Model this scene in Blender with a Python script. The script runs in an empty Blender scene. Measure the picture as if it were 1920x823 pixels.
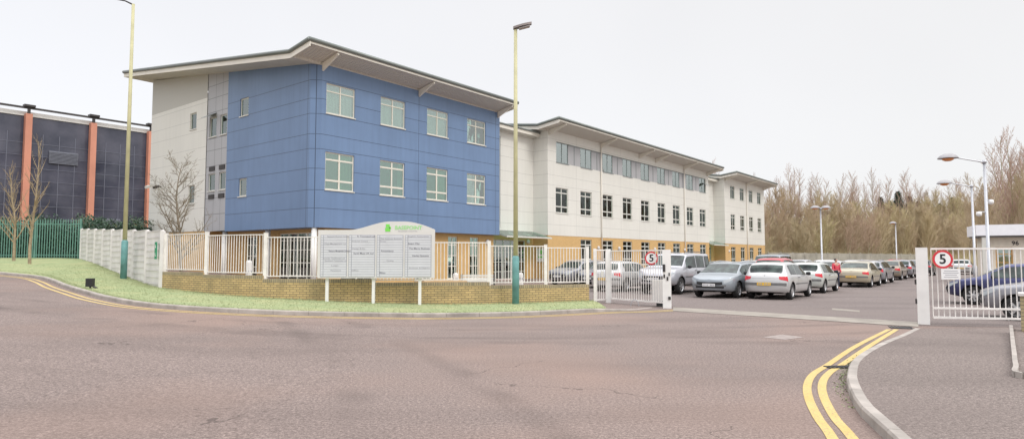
import bpy, bmesh, math, random
from mathutils import Vector, Matrix
from mathutils.bvhtree import BVHTree
R = math.radians
rnd = random.Random(7)
SC = bpy.context.scene
COL = SC.collection

# ------------------------------------------------------------------ camera
F_PX, PITCH, EYE = 1191.0, R(3.4), 1.65
cam_d = bpy.data.cameras.new('camera'); cam = bpy.data.objects.new('camera', cam_d); COL.objects.link(cam)
cam.location = (0, 0, EYE); cam.rotation_euler = (R(90)+PITCH, 0, 0)
cam_d.sensor_width = 36; cam_d.lens = 36*F_PX/1920; cam_d.clip_end = 3000; cam_d.clip_start = .1
SC.camera = cam
cP, sP = math.cos(PITCH), math.sin(PITCH)
def G(px, py, z=0.0):
    x = (px-960)/F_PX; u = -(py-411.5)/F_PX
    d = Vector((x, cP-u*sP, sP+u*cP)); k = (z-EYE)/d.z
    return Vector((d.x*k, d.y*k))

# ------------------------------------------------------------------ helpers
class MB:
    def __init__(s): s.v = []; s.f = []; s.m = []; s.uv = {}
    def face(s, pts, m=0, uv=None):
        n = len(s.v); s.v += [tuple(p) for p in pts]; s.f.append(tuple(range(n, n+len(pts)))); s.m.append(m)
        if uv: s.uv[len(s.f)-1] = uv
    def box(s, a, b, m=0):
        x0,y0,z0 = a; x1,y1,z1 = b
        n = len(s.v); s.v += [(x0,y0,z0),(x1,y0,z0),(x1,y1,z0),(x0,y1,z0),(x0,y0,z1),(x1,y0,z1),(x1,y1,z1),(x0,y1,z1)]
        for q in ((0,3,2,1),(4,5,6,7),(0,1,5,4),(1,2,6,5),(2,3,7,6),(3,0,4,7)):
            s.f.append(tuple(n+i for i in q)); s.m.append(m)
    def obox(s, o, ux, uy, uz, m=0):          # box from corner o along three edge vectors
        o = Vector(o); ux = Vector(ux); uy = Vector(uy); uz = Vector(uz); n = len(s.v)
        s.v += [tuple(p) for p in (o,o+ux,o+ux+uy,o+uy,o+uz,o+ux+uz,o+ux+uy+uz,o+uy+uz)]
        for q in ((0,3,2,1),(4,5,6,7),(0,1,5,4),(1,2,6,5),(2,3,7,6),(3,0,4,7)):
            s.f.append(tuple(n+i for i in q)); s.m.append(m)
    def beam(s, p, q, w, h, m=0, up=(0,0,1)):  # rectangular bar between two centre points
        p = Vector(p); q = Vector(q); d = (q-p).normalized(); a = d.cross(Vector(up))
        if a.length < 1e-4: a = Vector((1,0,0))
        a.normalize(); b = a.cross(d).normalized()
        s.obox(p-a*w/2-b*h/2, q-p, a*w, b*h, m)
    def tube(s, pts, rads, n=8, m=0, cap=True):
        rings = []; pts = [Vector(p) for p in pts]; ref = None
        for i, p in enumerate(pts):
            d = (pts[min(i+1,len(pts)-1)]-pts[max(i-1,0)])
            if d.length < 1e-9: d = Vector((0,0,1))
            d.normalize()
            if ref is None: ref = Vector((1,0,0)) if abs(d.x) < .8 else Vector((0,1,0))
            a = (ref - d*ref.dot(d)).normalized(); ref = a; b = d.cross(a)
            k = len(s.v); rings.append(k)
            for j in range(n):
                t = 2*math.pi*j/n; s.v.append(tuple(p+(a*math.cos(t)+b*math.sin(t))*rads[i]))
        for i in range(len(rings)-1):
            for j in range(n):
                s.f.append((rings[i]+j, rings[i]+(j+1)%n, rings[i+1]+(j+1)%n, rings[i+1]+j)); s.m.append(m)
        if cap:
            s.f.append(tuple(rings[0]+j for j in reversed(range(n)))); s.m.append(m)
            s.f.append(tuple(rings[-1]+j for j in range(n))); s.m.append(m)
    def lathe(s, prof, c=(0,0,0), n=24, m=0, axis='z'):
        c = Vector(c); k = len(s.v)
        for r, h in prof:
            for j in range(n):
                t = 2*math.pi*j/n
                if axis == 'z': p = (r*math.cos(t), r*math.sin(t), h)
                elif axis == 'y': p = (r*math.cos(t), h, r*math.sin(t))
                s.v.append(tuple(c+Vector(p)))
        for i in range(len(prof)-1):
            for j in range(n):
                s.f.append((k+i*n+j, k+i*n+(j+1)%n, k+(i+1)*n+(j+1)%n, k+(i+1)*n+j)); s.m.append(m)
    def build(s, name, mats, parent=None, smooth=False, loc=None, rot=None, recalc=False, merge=False):
        me = bpy.data.meshes.new(name); me.from_pydata(s.v, [], s.f)
        if not isinstance(mats, (list, tuple)): mats = [mats]
        for x in mats: me.materials.append(x)
        me.polygons.foreach_set('material_index', s.m)
        if smooth: me.polygons.foreach_set('use_smooth', [True]*len(s.f))
        if s.uv:
            ul = me.uv_layers.new(name='UVMap')
            for fi, uv in s.uv.items():
                for li, c in zip(me.polygons[fi].loop_indices, uv): ul.data[li].uv = c
        if recalc or merge:
            b = bmesh.new(); b.from_mesh(me)
            if merge: bmesh.ops.remove_doubles(b, verts=b.verts, dist=1e-4)
            bmesh.ops.recalc_face_normals(b, faces=b.faces); b.to_mesh(me); b.free()
        me.update()
        return link(name, me, parent, loc, rot)
def link(name, data, parent=None, loc=None, rot=None):
    o = bpy.data.objects.new(name, data); COL.objects.link(o)
    if parent: o.parent = parent
    if loc is not None: o.location = loc
    if rot is not None: o.rotation_euler = rot
    return o
def tag(o, label=None, cat=None, group=None, kind=None):
    if label: o['label'] = label
    if cat: o['category'] = cat
    if group: o['group'] = group
    if kind: o['kind'] = kind
    return o
def thing(name, label, cat, loc=(0,0,0), rz=0, group=None):
    return tag(link(name, None, None, loc, (0,0,rz)), label, cat, group)
def struct(o): o['kind'] = 'structure'; return o
def copy_tree(o, parent=None):
    c = o.copy(); COL.objects.link(c)
    if parent: c.parent = parent
    for ch in list(o.children): copy_tree(ch, c)
    return c
def text_obj(name, s, size, mat, parent, loc, rot, ext=.002, align='CENTER', maxw=None, bold=0.0):
    cu = bpy.data.curves.new(name, 'FONT'); cu.body = s; cu.size = size; cu.extrude = ext; cu.align_x = align; cu.align_y = 'CENTER'
    cu.offset = bold; cu.resolution_u = 3
    t = bpy.data.objects.new(name, cu); COL.objects.link(t)
    dg = bpy.context.evaluated_depsgraph_get(); me = bpy.data.meshes.new_from_object(t.evaluated_get(dg))
    bpy.data.objects.remove(t); me.materials.clear(); me.materials.append(mat)
    o = link(name, me, parent, loc, rot)
    if maxw:
        w = max(v.co.x for v in me.vertices)-min(v.co.x for v in me.vertices)
        for v in me.vertices: v.co.x *= maxw/w
    return o
def catmull(P, n=6):
    P = [Vector(p) for p in P]; out = []
    for i in range(len(P)-1):
        a = P[i-1] if i else P[0]*2-P[1]; b = P[i]; c = P[i+1]; d = P[i+2] if i+2 < len(P) else P[-1]*2-P[-2]
        for k in range(n):
            t = k/n
            out.append(.5*((2*b)+(c-a)*t+(2*a-5*b+4*c-d)*t*t+(3*b-a-3*c+d)*t**3))
    out.append(P[-1]); return out
def sstep(a, b, x):
    t = min(1, max(0, (x-a)/(b-a))); return t*t*(3-2*t)
def lin(tab, x):
    if x <= tab[0][0]: return tab[0][1]
    for (a, u), (b, v) in zip(tab, tab[1:]):
        if x <= b: return u+(v-u)*(x-a)/(b-a)
    return tab[-1][1]

# ------------------------------------------------------------------ materials
def mat_base(name):
    m = bpy.data.materials.new(name); m.use_nodes = True; nt = m.node_tree; b = nt.nodes['Principled BSDF']; return m, nt, b
def N(nt, t, **k):
    n = nt.nodes.new(t)
    for a, v in k.items(): setattr(n, a, v)
    return n
def noise(nt, vec, scale, detail=4, rough=.55):
    n = N(nt, 'ShaderNodeTexNoise'); n.inputs['Scale'].default_value = scale; n.inputs['Detail'].default_value = detail
    n.inputs['Roughness'].default_value = rough
    nt.links.new(vec, n.inputs['Vector']); return n.outputs['Fac']
def ramp(nt, fac, stops):
    r = N(nt, 'ShaderNodeValToRGB'); nt.links.new(fac, r.inputs['Fac']); e = r.color_ramp.elements
    while len(e) < len(stops): e.new(.5)
    for el, (p, c) in zip(e, stops): el.position = p; el.color = (*c, 1) if len(c) == 3 else c
    return r.outputs['Color']
def mixc(nt, fac, a, b, mode='MIX'):
    m = N(nt, 'ShaderNodeMix', data_type='RGBA', blend_type=mode)
    for inp, v in ((m.inputs[0], fac), (m.inputs[6], a), (m.inputs[7], b)):
        if isinstance(v, (int, float)): inp.default_value = v
        elif isinstance(v, tuple): inp.default_value = (*v, 1)
        else: nt.links.new(v, inp)
    return m.outputs[2]
def mth(nt, op, a, b=None, c=None):
    m = N(nt, 'ShaderNodeMath', operation=op)
    for i, v in enumerate((a, b, c)):
        if v is None: continue
        if isinstance(v, (int, float)): m.inputs[i].default_value = v
        else: nt.links.new(v, m.inputs[i])
    return m.outputs[0]
def bump(nt, b, h, s=.3, d=.02):
    n = N(nt, 'ShaderNodeBump'); n.inputs['Strength'].default_value = s; n.inputs['Distance'].default_value = d
    nt.links.new(h, n.inputs['Height']); nt.links.new(n.outputs['Normal'], b.inputs['Normal'])
def coord(nt, kind='Object'):
    return N(nt, 'ShaderNodeTexCoord').outputs[kind]
def geo_pos(nt): return N(nt, 'ShaderNodeNewGeometry').outputs['Position']
def simple(name, c, rough=.6, metal=0, var=.08, scale=3, spec=.5, bumps=0, coat=0):
    m, nt, b = mat_base(name); p = coord(nt)
    f = noise(nt, p, scale)
    col = ramp(nt, f, [(.3, tuple(x*(1-var) for x in c)), (.7, tuple(min(1, x*(1+var)) for x in c))])
    nt.links.new(col, b.inputs['Base Color']); b.inputs['Roughness'].default_value = rough; b.inputs['Metallic'].default_value = metal
    b.inputs['Specular IOR Level'].default_value = spec; b.inputs['Coat Weight'].default_value = coat
    if bumps: bump(nt, b, noise(nt, p, scale*12), bumps, .01)
    return m
def asphalt(name, c1, c2, patch, rough=.85, tracks=False):
    m, nt, b = mat_base(name); p = geo_pos(nt)
    fine = mth(nt, 'ADD', mth(nt, 'MULTIPLY', noise(nt, p, 55, 4, .9), .6), mth(nt, 'MULTIPLY', noise(nt, p, 26, 3, .8), .4)); mid = noise(nt, p, 9, 4, .6)
    mp = N(nt, 'ShaderNodeMapping'); nt.links.new(p, mp.inputs['Vector']); mp.inputs['Scale'].default_value = (.12, .45, 1); mp.inputs['Rotation'].default_value = (0,0,.25)
    big = noise(nt, mp.outputs[0], 1.3, 3, .5); big2 = noise(nt, p, .16, 3, .5)
    col = ramp(nt, fine, [(.38, tuple(x*.45 for x in c1)), (.5, tuple((x+y)/2 for x, y in zip(c1, c2))), (.61, tuple(x*1.5 for x in c2))])
    col = mixc(nt, mth(nt, 'MULTIPLY', mid, .3), col, tuple(x*.72 for x in c1))
    col = mixc(nt, mth(nt, 'MULTIPLY', ramp(nt, big, [(.45, (0,0,0)), (.66, (1,1,1))]), .32), col, tuple(x*.7 for x in c1))
    col = mixc(nt, mth(nt, 'MULTIPLY', ramp(nt, big2, [(.46, (0,0,0)), (.68, (1,1,1))]), .55), col, patch)
    if tracks:
        for cx, cy, rad, wd_ in ((0,45,30.3,.28),(0,45,31.9,.3),(2,48,35.6,.35),(-40,-6,40.5,.3),(-40,-6,42.1,.3)):
            dn = N(nt, 'ShaderNodeVectorMath', operation='DISTANCE'); nt.links.new(p, dn.inputs[0]); dn.inputs[1].default_value = (cx, cy, 0)
            q = mth(nt, 'ABSOLUTE', mth(nt, 'SUBTRACT', dn.outputs['Value'], mth(nt, 'MULTIPLY_ADD', noise(nt, p, .25, 2), .8, rad-.4)))
            f_ = N(nt, 'ShaderNodeMapRange'); f_.inputs[1].default_value = wd_; f_.inputs[2].default_value = wd_*.3; nt.links.new(q, f_.inputs[0])
            col = mixc(nt, mth(nt, 'MULTIPLY', mth(nt, 'MULTIPLY', f_.outputs[0], ramp(nt, noise(nt, p, .5, 3), [(.4, (0,0,0)), (.65, (1,1,1))])), .42), col, tuple(x*.6 for x in c1))
    ck = N(nt, 'ShaderNodeTexVoronoi', feature='DISTANCE_TO_EDGE'); ck.inputs['Scale'].default_value = .32
    wv = N(nt, 'ShaderNodeVectorMath', operation='MULTIPLY_ADD'); wn = N(nt, 'ShaderNodeTexNoise'); wn.inputs['Scale'].default_value = 1.3; wn.inputs['Detail'].default_value = 5; nt.links.new(p, wn.inputs['Vector'])
    nt.links.new(wn.outputs['Color'], wv.inputs[0]); wv.inputs[1].default_value = (1.4,1.4,0); nt.links.new(p, wv.inputs[2]); nt.links.new(wv.outputs[0], ck.inputs['Vector'])
    cr = mth(nt, 'MULTIPLY', mth(nt, 'LESS_THAN', ck.outputs['Distance'], .0035), mth(nt, 'GREATER_THAN', noise(nt, p, .18, 2), .55))
    col = mixc(nt, mth(nt, 'MULTIPLY', cr, .55), col, tuple(x*.35 for x in c1))
    vo = N(nt, 'ShaderNodeTexVoronoi'); vo.inputs['Scale'].default_value = 28; nt.links.new(p, vo.inputs['Vector'])
    st = mth(nt, 'LESS_THAN', vo.outputs['Distance'], .09)
    sel = mth(nt, 'GREATER_THAN', noise(nt, p, 6, 2), .60)
    col = mixc(nt, mth(nt, 'MULTIPLY', mth(nt, 'MULTIPLY', st, sel), .7), col, (.55,.5,.45))
    nt.links.new(col, b.inputs['Base Color']); b.inputs['Roughness'].default_value = rough; b.inputs['Specular IOR Level'].default_value = .3
    bump(nt, b, fine, .5, .012); return m
def brick(name, cols, mortar, uv=False, bw=.225, bh=.075, dirt=None):
    m, nt, b = mat_base(name)
    if uv: v = coord(nt, 'UV')
    else:
        s = N(nt, 'ShaderNodeSeparateXYZ'); nt.links.new(coord(nt), s.inputs[0]); c = N(nt, 'ShaderNodeCombineXYZ')
        nt.links.new(mth(nt, 'SUBTRACT', s.outputs[0], s.outputs[1]), c.inputs[0]); nt.links.new(s.outputs[2], c.inputs[1]); v = c.outputs[0]
    t = N(nt, 'ShaderNodeTexBrick'); nt.links.new(v, t.inputs['Vector'])
    t.inputs['Scale'].default_value = 1; t.inputs['Brick Width'].default_value = bw; t.inputs['Row Height'].default_value = bh
    t.inputs['Mortar Size'].default_value = .010; t.inputs['Mortar Smooth'].default_value = .2; t.inputs['Bias'].default_value = 0
    t.inputs['Color1'].default_value = (*cols[0], 1); t.inputs['Color2'].default_value = (*cols[1], 1); t.inputs['Mortar'].default_value = (*mortar, 1)
    col = mixc(nt, mth(nt, 'MULTIPLY', noise(nt, v, 5, 5, .7), .5), t.outputs['Color'], tuple(x*.75 for x in cols[1]))
    if dirt:
        s2 = N(nt, 'ShaderNodeSeparateXYZ'); nt.links.new(v, s2.inputs[0])
        f = mth(nt, 'MULTIPLY', ramp(nt, noise(nt, v, 1.3, 5, .7), [(.45, (0,0,0)), (.7, (1,1,1))]), .55)
        col = mixc(nt, f, col, dirt)
    nt.links.new(col, b.inputs['Base Color']); b.inputs['Roughness'].default_value = .85
    bump(nt, b, t.outputs['Fac'], -.4, .01); return m
def panel_mat(name, c, joints, rough=.45, var=.05, vj=None, line=.35, half=.018, zswitch=None, streak=.12):
    """flat cladding in building space: horizontal joints at the given heights"""
    m, nt, b = mat_base(name); p = coord(nt); s = N(nt, 'ShaderNodeSeparateXYZ'); nt.links.new(p, s.inputs[0])
    acc = None
    for z in joints:
        k = mth(nt, 'COMPARE', s.outputs[2], z, half); acc = k if acc is None else mth(nt, 'MAXIMUM', acc, k)
    for ax, val in (vj or []):
        k = mth(nt, 'COMPARE', s.outputs[ax], val, half); acc = mth(nt, 'MAXIMUM', acc, k)
    mp = N(nt, 'ShaderNodeMapping'); nt.links.new(p, mp.inputs['Vector']); mp.inputs['Scale'].default_value = (2.2, 2.2, .18)
    stx = noise(nt, mp.outputs[0], 1.5, 4, .6); big = noise(nt, p, .35, 3)
    base = ramp(nt, big, [(.3, tuple(x*(1-var) for x in c)), (.7, tuple(min(1, x*(1+var)) for x in c))])
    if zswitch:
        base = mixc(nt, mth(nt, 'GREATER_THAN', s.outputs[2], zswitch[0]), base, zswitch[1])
    base = mixc(nt, mth(nt, 'MULTIPLY', ramp(nt, stx, [(.45, (0,0,0)), (.75, (1,1,1))]), streak), base, tuple(x*.6 for x in c))
    col = mixc(nt, acc, base, tuple(x*line for x in c))
    nt.links.new(col, b.inputs['Base Color']); b.inputs['Roughness'].default_value = rough
    bump(nt, b, acc, -.5, .02)
    return m
def corrug(name, c):
    m, nt, b = mat_base(name); p = coord(nt); w = N(nt, 'ShaderNodeTexWave', bands_direction='X'); w.inputs['Scale'].default_value = 1.6; w.inputs['Distortion'].default_value = 0
    nt.links.new(p, w.inputs['Vector'])
    nt.links.new(mixc(nt, mth(nt, 'MULTIPLY', noise(nt, p, 2), .25), c, tuple(x*.7 for x in c)), b.inputs['Base Color'])
    b.inputs['Roughness'].default_value = .5; bump(nt, b, w.outputs['Color'], .6, .05); return m
def glass(name, tint=(.75,.86,.82), refl=.28, rough=.015):
    m = bpy.data.materials.new(name); m.use_nodes = True; nt = m.node_tree; nt.nodes.clear()
    o = N(nt, 'ShaderNodeOutputMaterial'); tr = N(nt, 'ShaderNodeBsdfTransparent'); gl = N(nt, 'ShaderNodeBsdfGlossy'); mx = N(nt, 'ShaderNodeMixShader')
    tr.inputs[0].default_value = (*tint, 1); gl.inputs['Roughness'].default_value = rough; gl.inputs[0].default_value = (.92,1,.97,1)
    fr = N(nt, 'ShaderNodeLayerWeight'); fr.inputs[0].default_value = .25
    f = mth(nt, 'MAXIMUM', fr.outputs['Fresnel'], refl)
    bp = N(nt, 'ShaderNodeBump'); bp.inputs['Strength'].default_value = .04; bp.inputs['Distance'].default_value = .05
    nt.links.new(noise(nt, coord(nt), 1.2, 2), bp.inputs['Height']); nt.links.new(bp.outputs[0], gl.inputs['Normal'])
    nt.links.new(f, mx.inputs[0]); nt.links.new(tr.outputs[0], mx.inputs[1]); nt.links.new(gl.outputs[0], mx.inputs[2]); nt.links.new(mx.outputs[0], o.inputs[0]); return m
def rand_tint(name, stops, rough=.85, scale=1.2, spec=.2):
    m, nt, b = mat_base(name); oi = N(nt, 'ShaderNodeObjectInfo')
    col = ramp(nt, oi.outputs['Random'], stops)
    n = noise(nt, coord(nt), scale, 3)
    col = mixc(nt, mth(nt, 'MULTIPLY', n, .5), col, mixc(nt, 1.0, col, (.6,.6,.55), 'MULTIPLY'))
    nt.links.new(col, b.inputs['Base Color']); b.inputs['Roughness'].default_value = rough; b.inputs['Specular IOR Level'].default_value = spec
    return m

M = {}
M['road'] = asphalt('asphalt', (.148,.115,.104), (.29,.230,.208), (.31,.21,.168), tracks=True)
M['carpark'] = asphalt('car_park_asphalt', (.145,.118,.110), (.25,.21,.198), (.20,.165,.15))
M['pave'] = asphalt('pavement_asphalt', (.135,.108,.098), (.265,.22,.20), (.20,.16,.145))
M['kerb'] = simple('kerb_concrete', (.36,.325,.295), .9, var=.25, scale=2.5, bumps=.3)
M['strip'] = simple('channel_concrete', (.29,.26,.225), .9, var=.2, scale=2)
def yellow_paint():
    m, nt, b = mat_base('yellow_road_paint'); p = geo_pos(nt)
    f = ramp(nt, noise(nt, p, 45, 5, .75), [(.37, (0,0,0)), (.47, (1,1,1))])
    w = ramp(nt, noise(nt, p, 1.5, 4), [(.3, (.55,.385,.12)), (.7, (.60,.46,.19))])
    nt.links.new(mixc(nt, f, (.25,.2,.15), w), b.inputs['Base Color']); b.inputs['Roughness'].default_value = .7; return m
M['yellow'] = yellow_paint()
M['strip2'] = simple('worn_cover', (.30,.255,.235), .9, var=.2, scale=9)
def grass_mat():
    m, nt, b = mat_base('grass_turf'); p = geo_pos(nt)
    a = noise(nt, p, 14, 6, .75); c = noise(nt, p, .9, 4, .6)
    col = ramp(nt, a, [(.3, (.21,.27,.13)), (.55, (.34,.395,.215)), (.8, (.50,.50,.33))])
    col = mixc(nt, mth(nt, 'MULTIPLY', ramp(nt, c, [(.42, (0,0,0)), (.7, (1,1,1))]), .7), col, (.45,.44,.24))
    nt.links.new(col, b.inputs['Base Color']); b.inputs['Roughness'].default_value = .95; b.inputs['Specular IOR Level'].default_value = .1
    bump(nt, b, a, .9, .05); return m
M['grass'] = grass_mat()
M['blade'] = rand_tint('grass_blade', [(0, (.31,.385,.20)), (1, (.42,.44,.27))])
M['litter'] = simple('leaf_litter', (.20,.16,.09), .95, var=.4, scale=.3, spec=.1)
JZ = [10.93, 9.95, 9.15, 8.08, 7.3, 6.27, 5.15, 4.2]
M['blue'] = panel_mat('blue_cladding', (.155,.24,.40), JZ, .38, .08, [(0,.22),(0,7.33),(0,14.6),(1,.62)], line=.34, half=.015, streak=.26)
M['cream'] = panel_mat('cream_cladding', (.75,.735,.68), JZ, .5, .04, [(0,28.9),(0,46.6),(0,25),(0,32.5),(0,36.1),(0,39.7),(0,43.4),(0,50.2)], line=.66, half=.012, zswitch=None)
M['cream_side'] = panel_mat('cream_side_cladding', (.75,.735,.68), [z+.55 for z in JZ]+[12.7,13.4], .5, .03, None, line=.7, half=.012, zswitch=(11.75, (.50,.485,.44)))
M['lilac'] = panel_mat('lilac_grey_cladding', (.42,.42,.435), [4.3,5.3,7.3,8.3,9.05,10.7,11.6,12.4], .4, .04, [(1,9.7),(1,10.55)], line=.45)
M['obrick'] = brick('orange_buff_brick', ((.76,.48,.19), (.66,.41,.155)), (.56,.42,.25))
M['gbrick'] = brick('garden_wall_brick', ((.68,.50,.24), (.52,.38,.18)), (.15,.12,.09), uv=True, dirt=(.16,.145,.09))
M['coping'] = brick('brick_coping', ((.50,.40,.24), (.34,.28,.18)), (.13,.12,.10), uv=True, bw=.075, bh=.3, dirt=(.13,.12,.09))
M['roof'] = simple('grey_green_roof_metal', (.20,.22,.21), .4, .3, .1, .6)
M['fascia'] = simple('cream_fascia', (.80,.76,.68), .5, 0, .05, 1)
M['soffit'] = corrug('corrugated_soffit', (.66,.62,.565))
M['soffitp'] = simple('plain_soffit', (.64,.61,.555), .6, 0, .06, 1)
M['frame'] = simple('cream_window_frame', (.74,.71,.62), .4, 0, .03)
M['framew'] = simple('pale_grey_window_frame', (.66,.65,.60), .4, 0, .04)
M['framed'] = simple('grey_window_frame', (.23,.26,.26), .4, 0, .05)
M['glass'] = glass('window_glass')
M['glassg'] = glass('green_glass', (.45,.72,.62), .25)
M['glassd'] = glass('dark_window_glass', (.62,.72,.66), .10)
M['glassl'] = glass('pale_green_glass', (.62,.88,.78), .42)
M['room'] = simple('room_wall', (.55,.54,.42), .9, 0, .25, .5)
M['floor_in'] = simple('room_floor', (.35,.33,.28), .9)
M['blind'] = rand_tint('window_blind', [(0, (.60,.64,.50)), (.35, (.62,.68,.60)), (.7, (.66,.62,.20)), (1, (.48,.62,.54))])
M['white'] = simple('white_paint', (.80,.79,.77), .45, 0, .08, 2)
M['railing'] = simple('cream_white_railing_paint', (.80,.77,.74), .45, 0, .12, 4)
M['concrete'] = simple('pale_concrete', (.69,.665,.65), .9, 0, .12, 1.1, bumps=.2)
M['fconcrete'] = simple('far_concrete_panel', (.40,.38,.32), .9, 0, .2, .8)
M['orange'] = simple('orange_column_paint', (.62,.27,.185), .6, 0, .12, .4)
M['green'] = simple('green_fence_paint', (.13,.28,.23), .5, 0, .15, 3)
M['polebase'] = simple('teal_pole_paint', (.13,.30,.30), .6, 0, .3, 2.5)
M['pole'] = simple('olive_cream_pole_paint', (.50,.475,.28), .6, 0, .2, 1.2)
M['galv'] = simple('galvanised_steel', (.50,.51,.54), .45, .5, .12, 3)
M['dark'] = simple('dark_metal', (.05,.045,.045), .5, .2, .2)
M['black'] = simple('black_plastic', (.02,.02,.022), .5)
M['lampshell'] = simple('lamp_shell', (.17,.14,.13), .5, .1, .15)
M['lampgrey'] = simple('lamp_grey_shell', (.33,.32,.33), .45, .2, .1)
def lens(name, c):
    m, nt, b = mat_base(name); b.inputs['Base Color'].default_value = (*c, 1); b.inputs['Roughness'].default_value = .15; return m
M['amber'] = lens('amber_lens', (.7,.28,.08)); M['clear'] = lens('clear_lens', (.42,.45,.47)); M['redlens'] = lens('red_lens', (.62,.03,.045))
M['orangelens'] = lens('orange_lens', (.75,.3,.1))
M['lens_d'] = lens('lamp_bowl', (.30,.27,.26))
M['tyre'] = simple('tyre_rubber', (.022,.021,.022), .8)
M['rim'] = simple('alloy_wheel', (.55,.55,.56), .3, .7, .05)
def car_glass():
    m, nt, b = mat_base('car_glass'); f_ = noise(nt, coord(nt), 2.6, 3, .6)
    nt.links.new(ramp(nt, f_, [(.38, (.008,.012,.012)), (.55, (.04,.06,.055)), (.72, (.08,.115,.10))]), b.inputs['Base Color']); return m
M['carglass'] = car_glass(); M['carglass'].node_tree.nodes['Principled BSDF'].inputs['Specular IOR Level'].default_value = .55
M['carglass'].node_tree.nodes['Principled BSDF'].inputs['Roughness'].default_value = .03
M['plate_y'] = simple('yellow_plate', (.80,.50,.06), .5); M['plate_w'] = simple('white_plate', (.75,.75,.75), .5)
M['trim'] = simple('grey_bumper_trim', (.16,.16,.16), .6)
M['signred'] = simple('sign_red', (.62,.035,.05), .5); M['signwhite'] = simple('sign_white', (.82,.82,.82), .5, var=.03); M['signblack'] = simple('sign_black', (.015,.015,.02), .5)
M['board'] = simple('sign_board_cream', (.66,.645,.63), .45, 0, .04, 1); M['slat'] = simple('sign_slat_grey', (.62,.63,.67), .4, 0, .05, 2)
M['slatline'] = simple('sign_slat_gap', (.36,.37,.42), .6); M['txt'] = simple('sign_text_grey', (.16,.16,.2), .6); M['txtf'] = simple('faded_text_grey', (.36,.36,.40), .6)
M['lime'] = simple('lime_green', (.20,.70,.10), .5, 0, .03); M['limef'] = simple('pale_lime_green', (.34,.72,.27), .5, 0, .03)
M['signgreen'] = simple('sign_green', (.01,.26,.12), .5)
M['bark'] = simple('bark', (.20,.165,.12), .9, 0, .3, 6); M['twig'] = simple('twig', (.20,.165,.115), .9, 0, .2, 3, spec=.1)
M['barkp'] = simple('pale_bark', (.34,.27,.18), .9, 0, .3, 6); M['twigp'] = simple('pale_twig', (.36,.28,.18), .9, 0, .2, 3, spec=.1)
M['wt_olive'] = rand_tint('olive_winter_twigs', [(0, (.52,.44,.29)), (.4, (.54,.42,.30)), (.7, (.58,.51,.30)), (1, (.53,.40,.30))], scale=.3)
M['wt_pink'] = rand_tint('brown_winter_twigs', [(0, (.50,.37,.31)), (.5, (.54,.39,.32)), (1, (.46,.36,.30))], scale=.3)
M['wt_trunk'] = rand_tint('pale_trunks', [(0, (.42,.37,.25)), (1, (.52,.46,.31))], scale=.5)
M['conifer'] = rand_tint('conifer_needles', [(0, (.05,.09,.055)), (1, (.07,.10,.06))])
M['hedge'] = simple('hedge_leaf', (.05,.10,.06), .5, 0, .7, 5, spec=.5)
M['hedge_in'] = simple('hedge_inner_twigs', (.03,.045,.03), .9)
M['shrub'] = simple('pale_shrub_leaf', (.30,.30,.14), .8, 0, .4, 3)
M['skin'] = simple('skin', (.55,.33,.25), .5); M['hair'] = simple('dark_hair', (.02,.014,.012), .6); M['redcoat'] = simple('red_jacket', (.62,.07,.10), .8); M['jeans'] = simple('dark_trousers', (.03,.035,.06), .85)
M['wood'] = simple('bench_wood', (.50,.34,.18), .7, 0, .15); M['stone'] = simple('stone_block', (.45,.37,.33), .8)
def dark_glass():
    m, nt, b = mat_base('dark_facade_glass'); p = coord(nt)
    col = ramp(nt, noise(nt, p, .25, 5, .6), [(.35, (.045,.05,.075)), (.65, (.12,.122,.16))])
    nt.links.new(col, b.inputs['Base Color']); b.inputs['Roughness'].default_value = .06; b.inputs['Specular IOR Level'].default_value = .35
    bump(nt, b, noise(nt, p, .4, 2), .15, .1); return m
M['dglass'] = dark_glass()
M['mull'] = simple('facade_mullion', (.15,.16,.21), .5)
M['louvre'] = simple('louvre_grey', (.17,.18,.22), .5)

# ------------------------------------------------------------------ terrain
FD = Vector((.6222, .7828)).normalized(); FL = Vector((-FD.y, FD.x)); FC = Vector((-10.24, 32.57))
def W(t, s, z=0): q = FC+FD*t+FL*s; return Vector((q.x, q.y, z))
BANG = math.atan2(FD.y, FD.x)
def g(x, y=0):
    d = max(0, -2-x); return min(1.05, .045*d*d/(d+1.5))
def wood_n(x, y): return -.42*(x-36.5)+.908*(y-91)
def terr(x, y):
    z = g(x)-.06
    bank = sstep(-23.5, -27, x)*sstep(36.5, 39.5, y); z = max(z, bank*1.42) if bank > .06 else z
    n = wood_n(x, y)
    if x > 15: z += min(9, .2*max(0, n-8))
    return z
def grid_mesh(xs, ys, fz, skip=None):
    b = MB(); nx = len(xs)
    for y in ys:
        for x in xs: b.v.append((x, y, fz(x, y)))
    for j in range(len(ys)-1):
        for i in range(nx-1):
            if skip and skip((xs[i]+xs[i+1])/2, (ys[j]+ys[j+1])/2): continue
            b.f.append((j*nx+i, j*nx+i+1, (j+1)*nx+i+1, (j+1)*nx+i)); b.m.append(0)
    return b
def axis(a, b, st, far): 
    o = []; x = a
    while x <= b: o.append(x); x += st
    d = 10; lo = a; pre = []
    while lo > -far: lo -= d; pre.append(lo); d *= 1.6
    d = 10; hi = o[-1]
    while hi < far: hi += d; o.append(hi); d *= 1.6
    return sorted(pre)+o
struct(grid_mesh(axis(-70,150,2,1200), axis(-40,180,2,1200), terr).build('ground', M['litter'], smooth=True))
xs = [-60+i for i in range(136)]; ys = [-40+i for i in range(141)]
struct(grid_mesh(xs, ys, lambda x, y: g(x), lambda x, y: (x < -24 and y > 36) or wood_n(x, y) > 1 or (x < -8 and y > 75)).build('road', M['road'], smooth=True))
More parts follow.
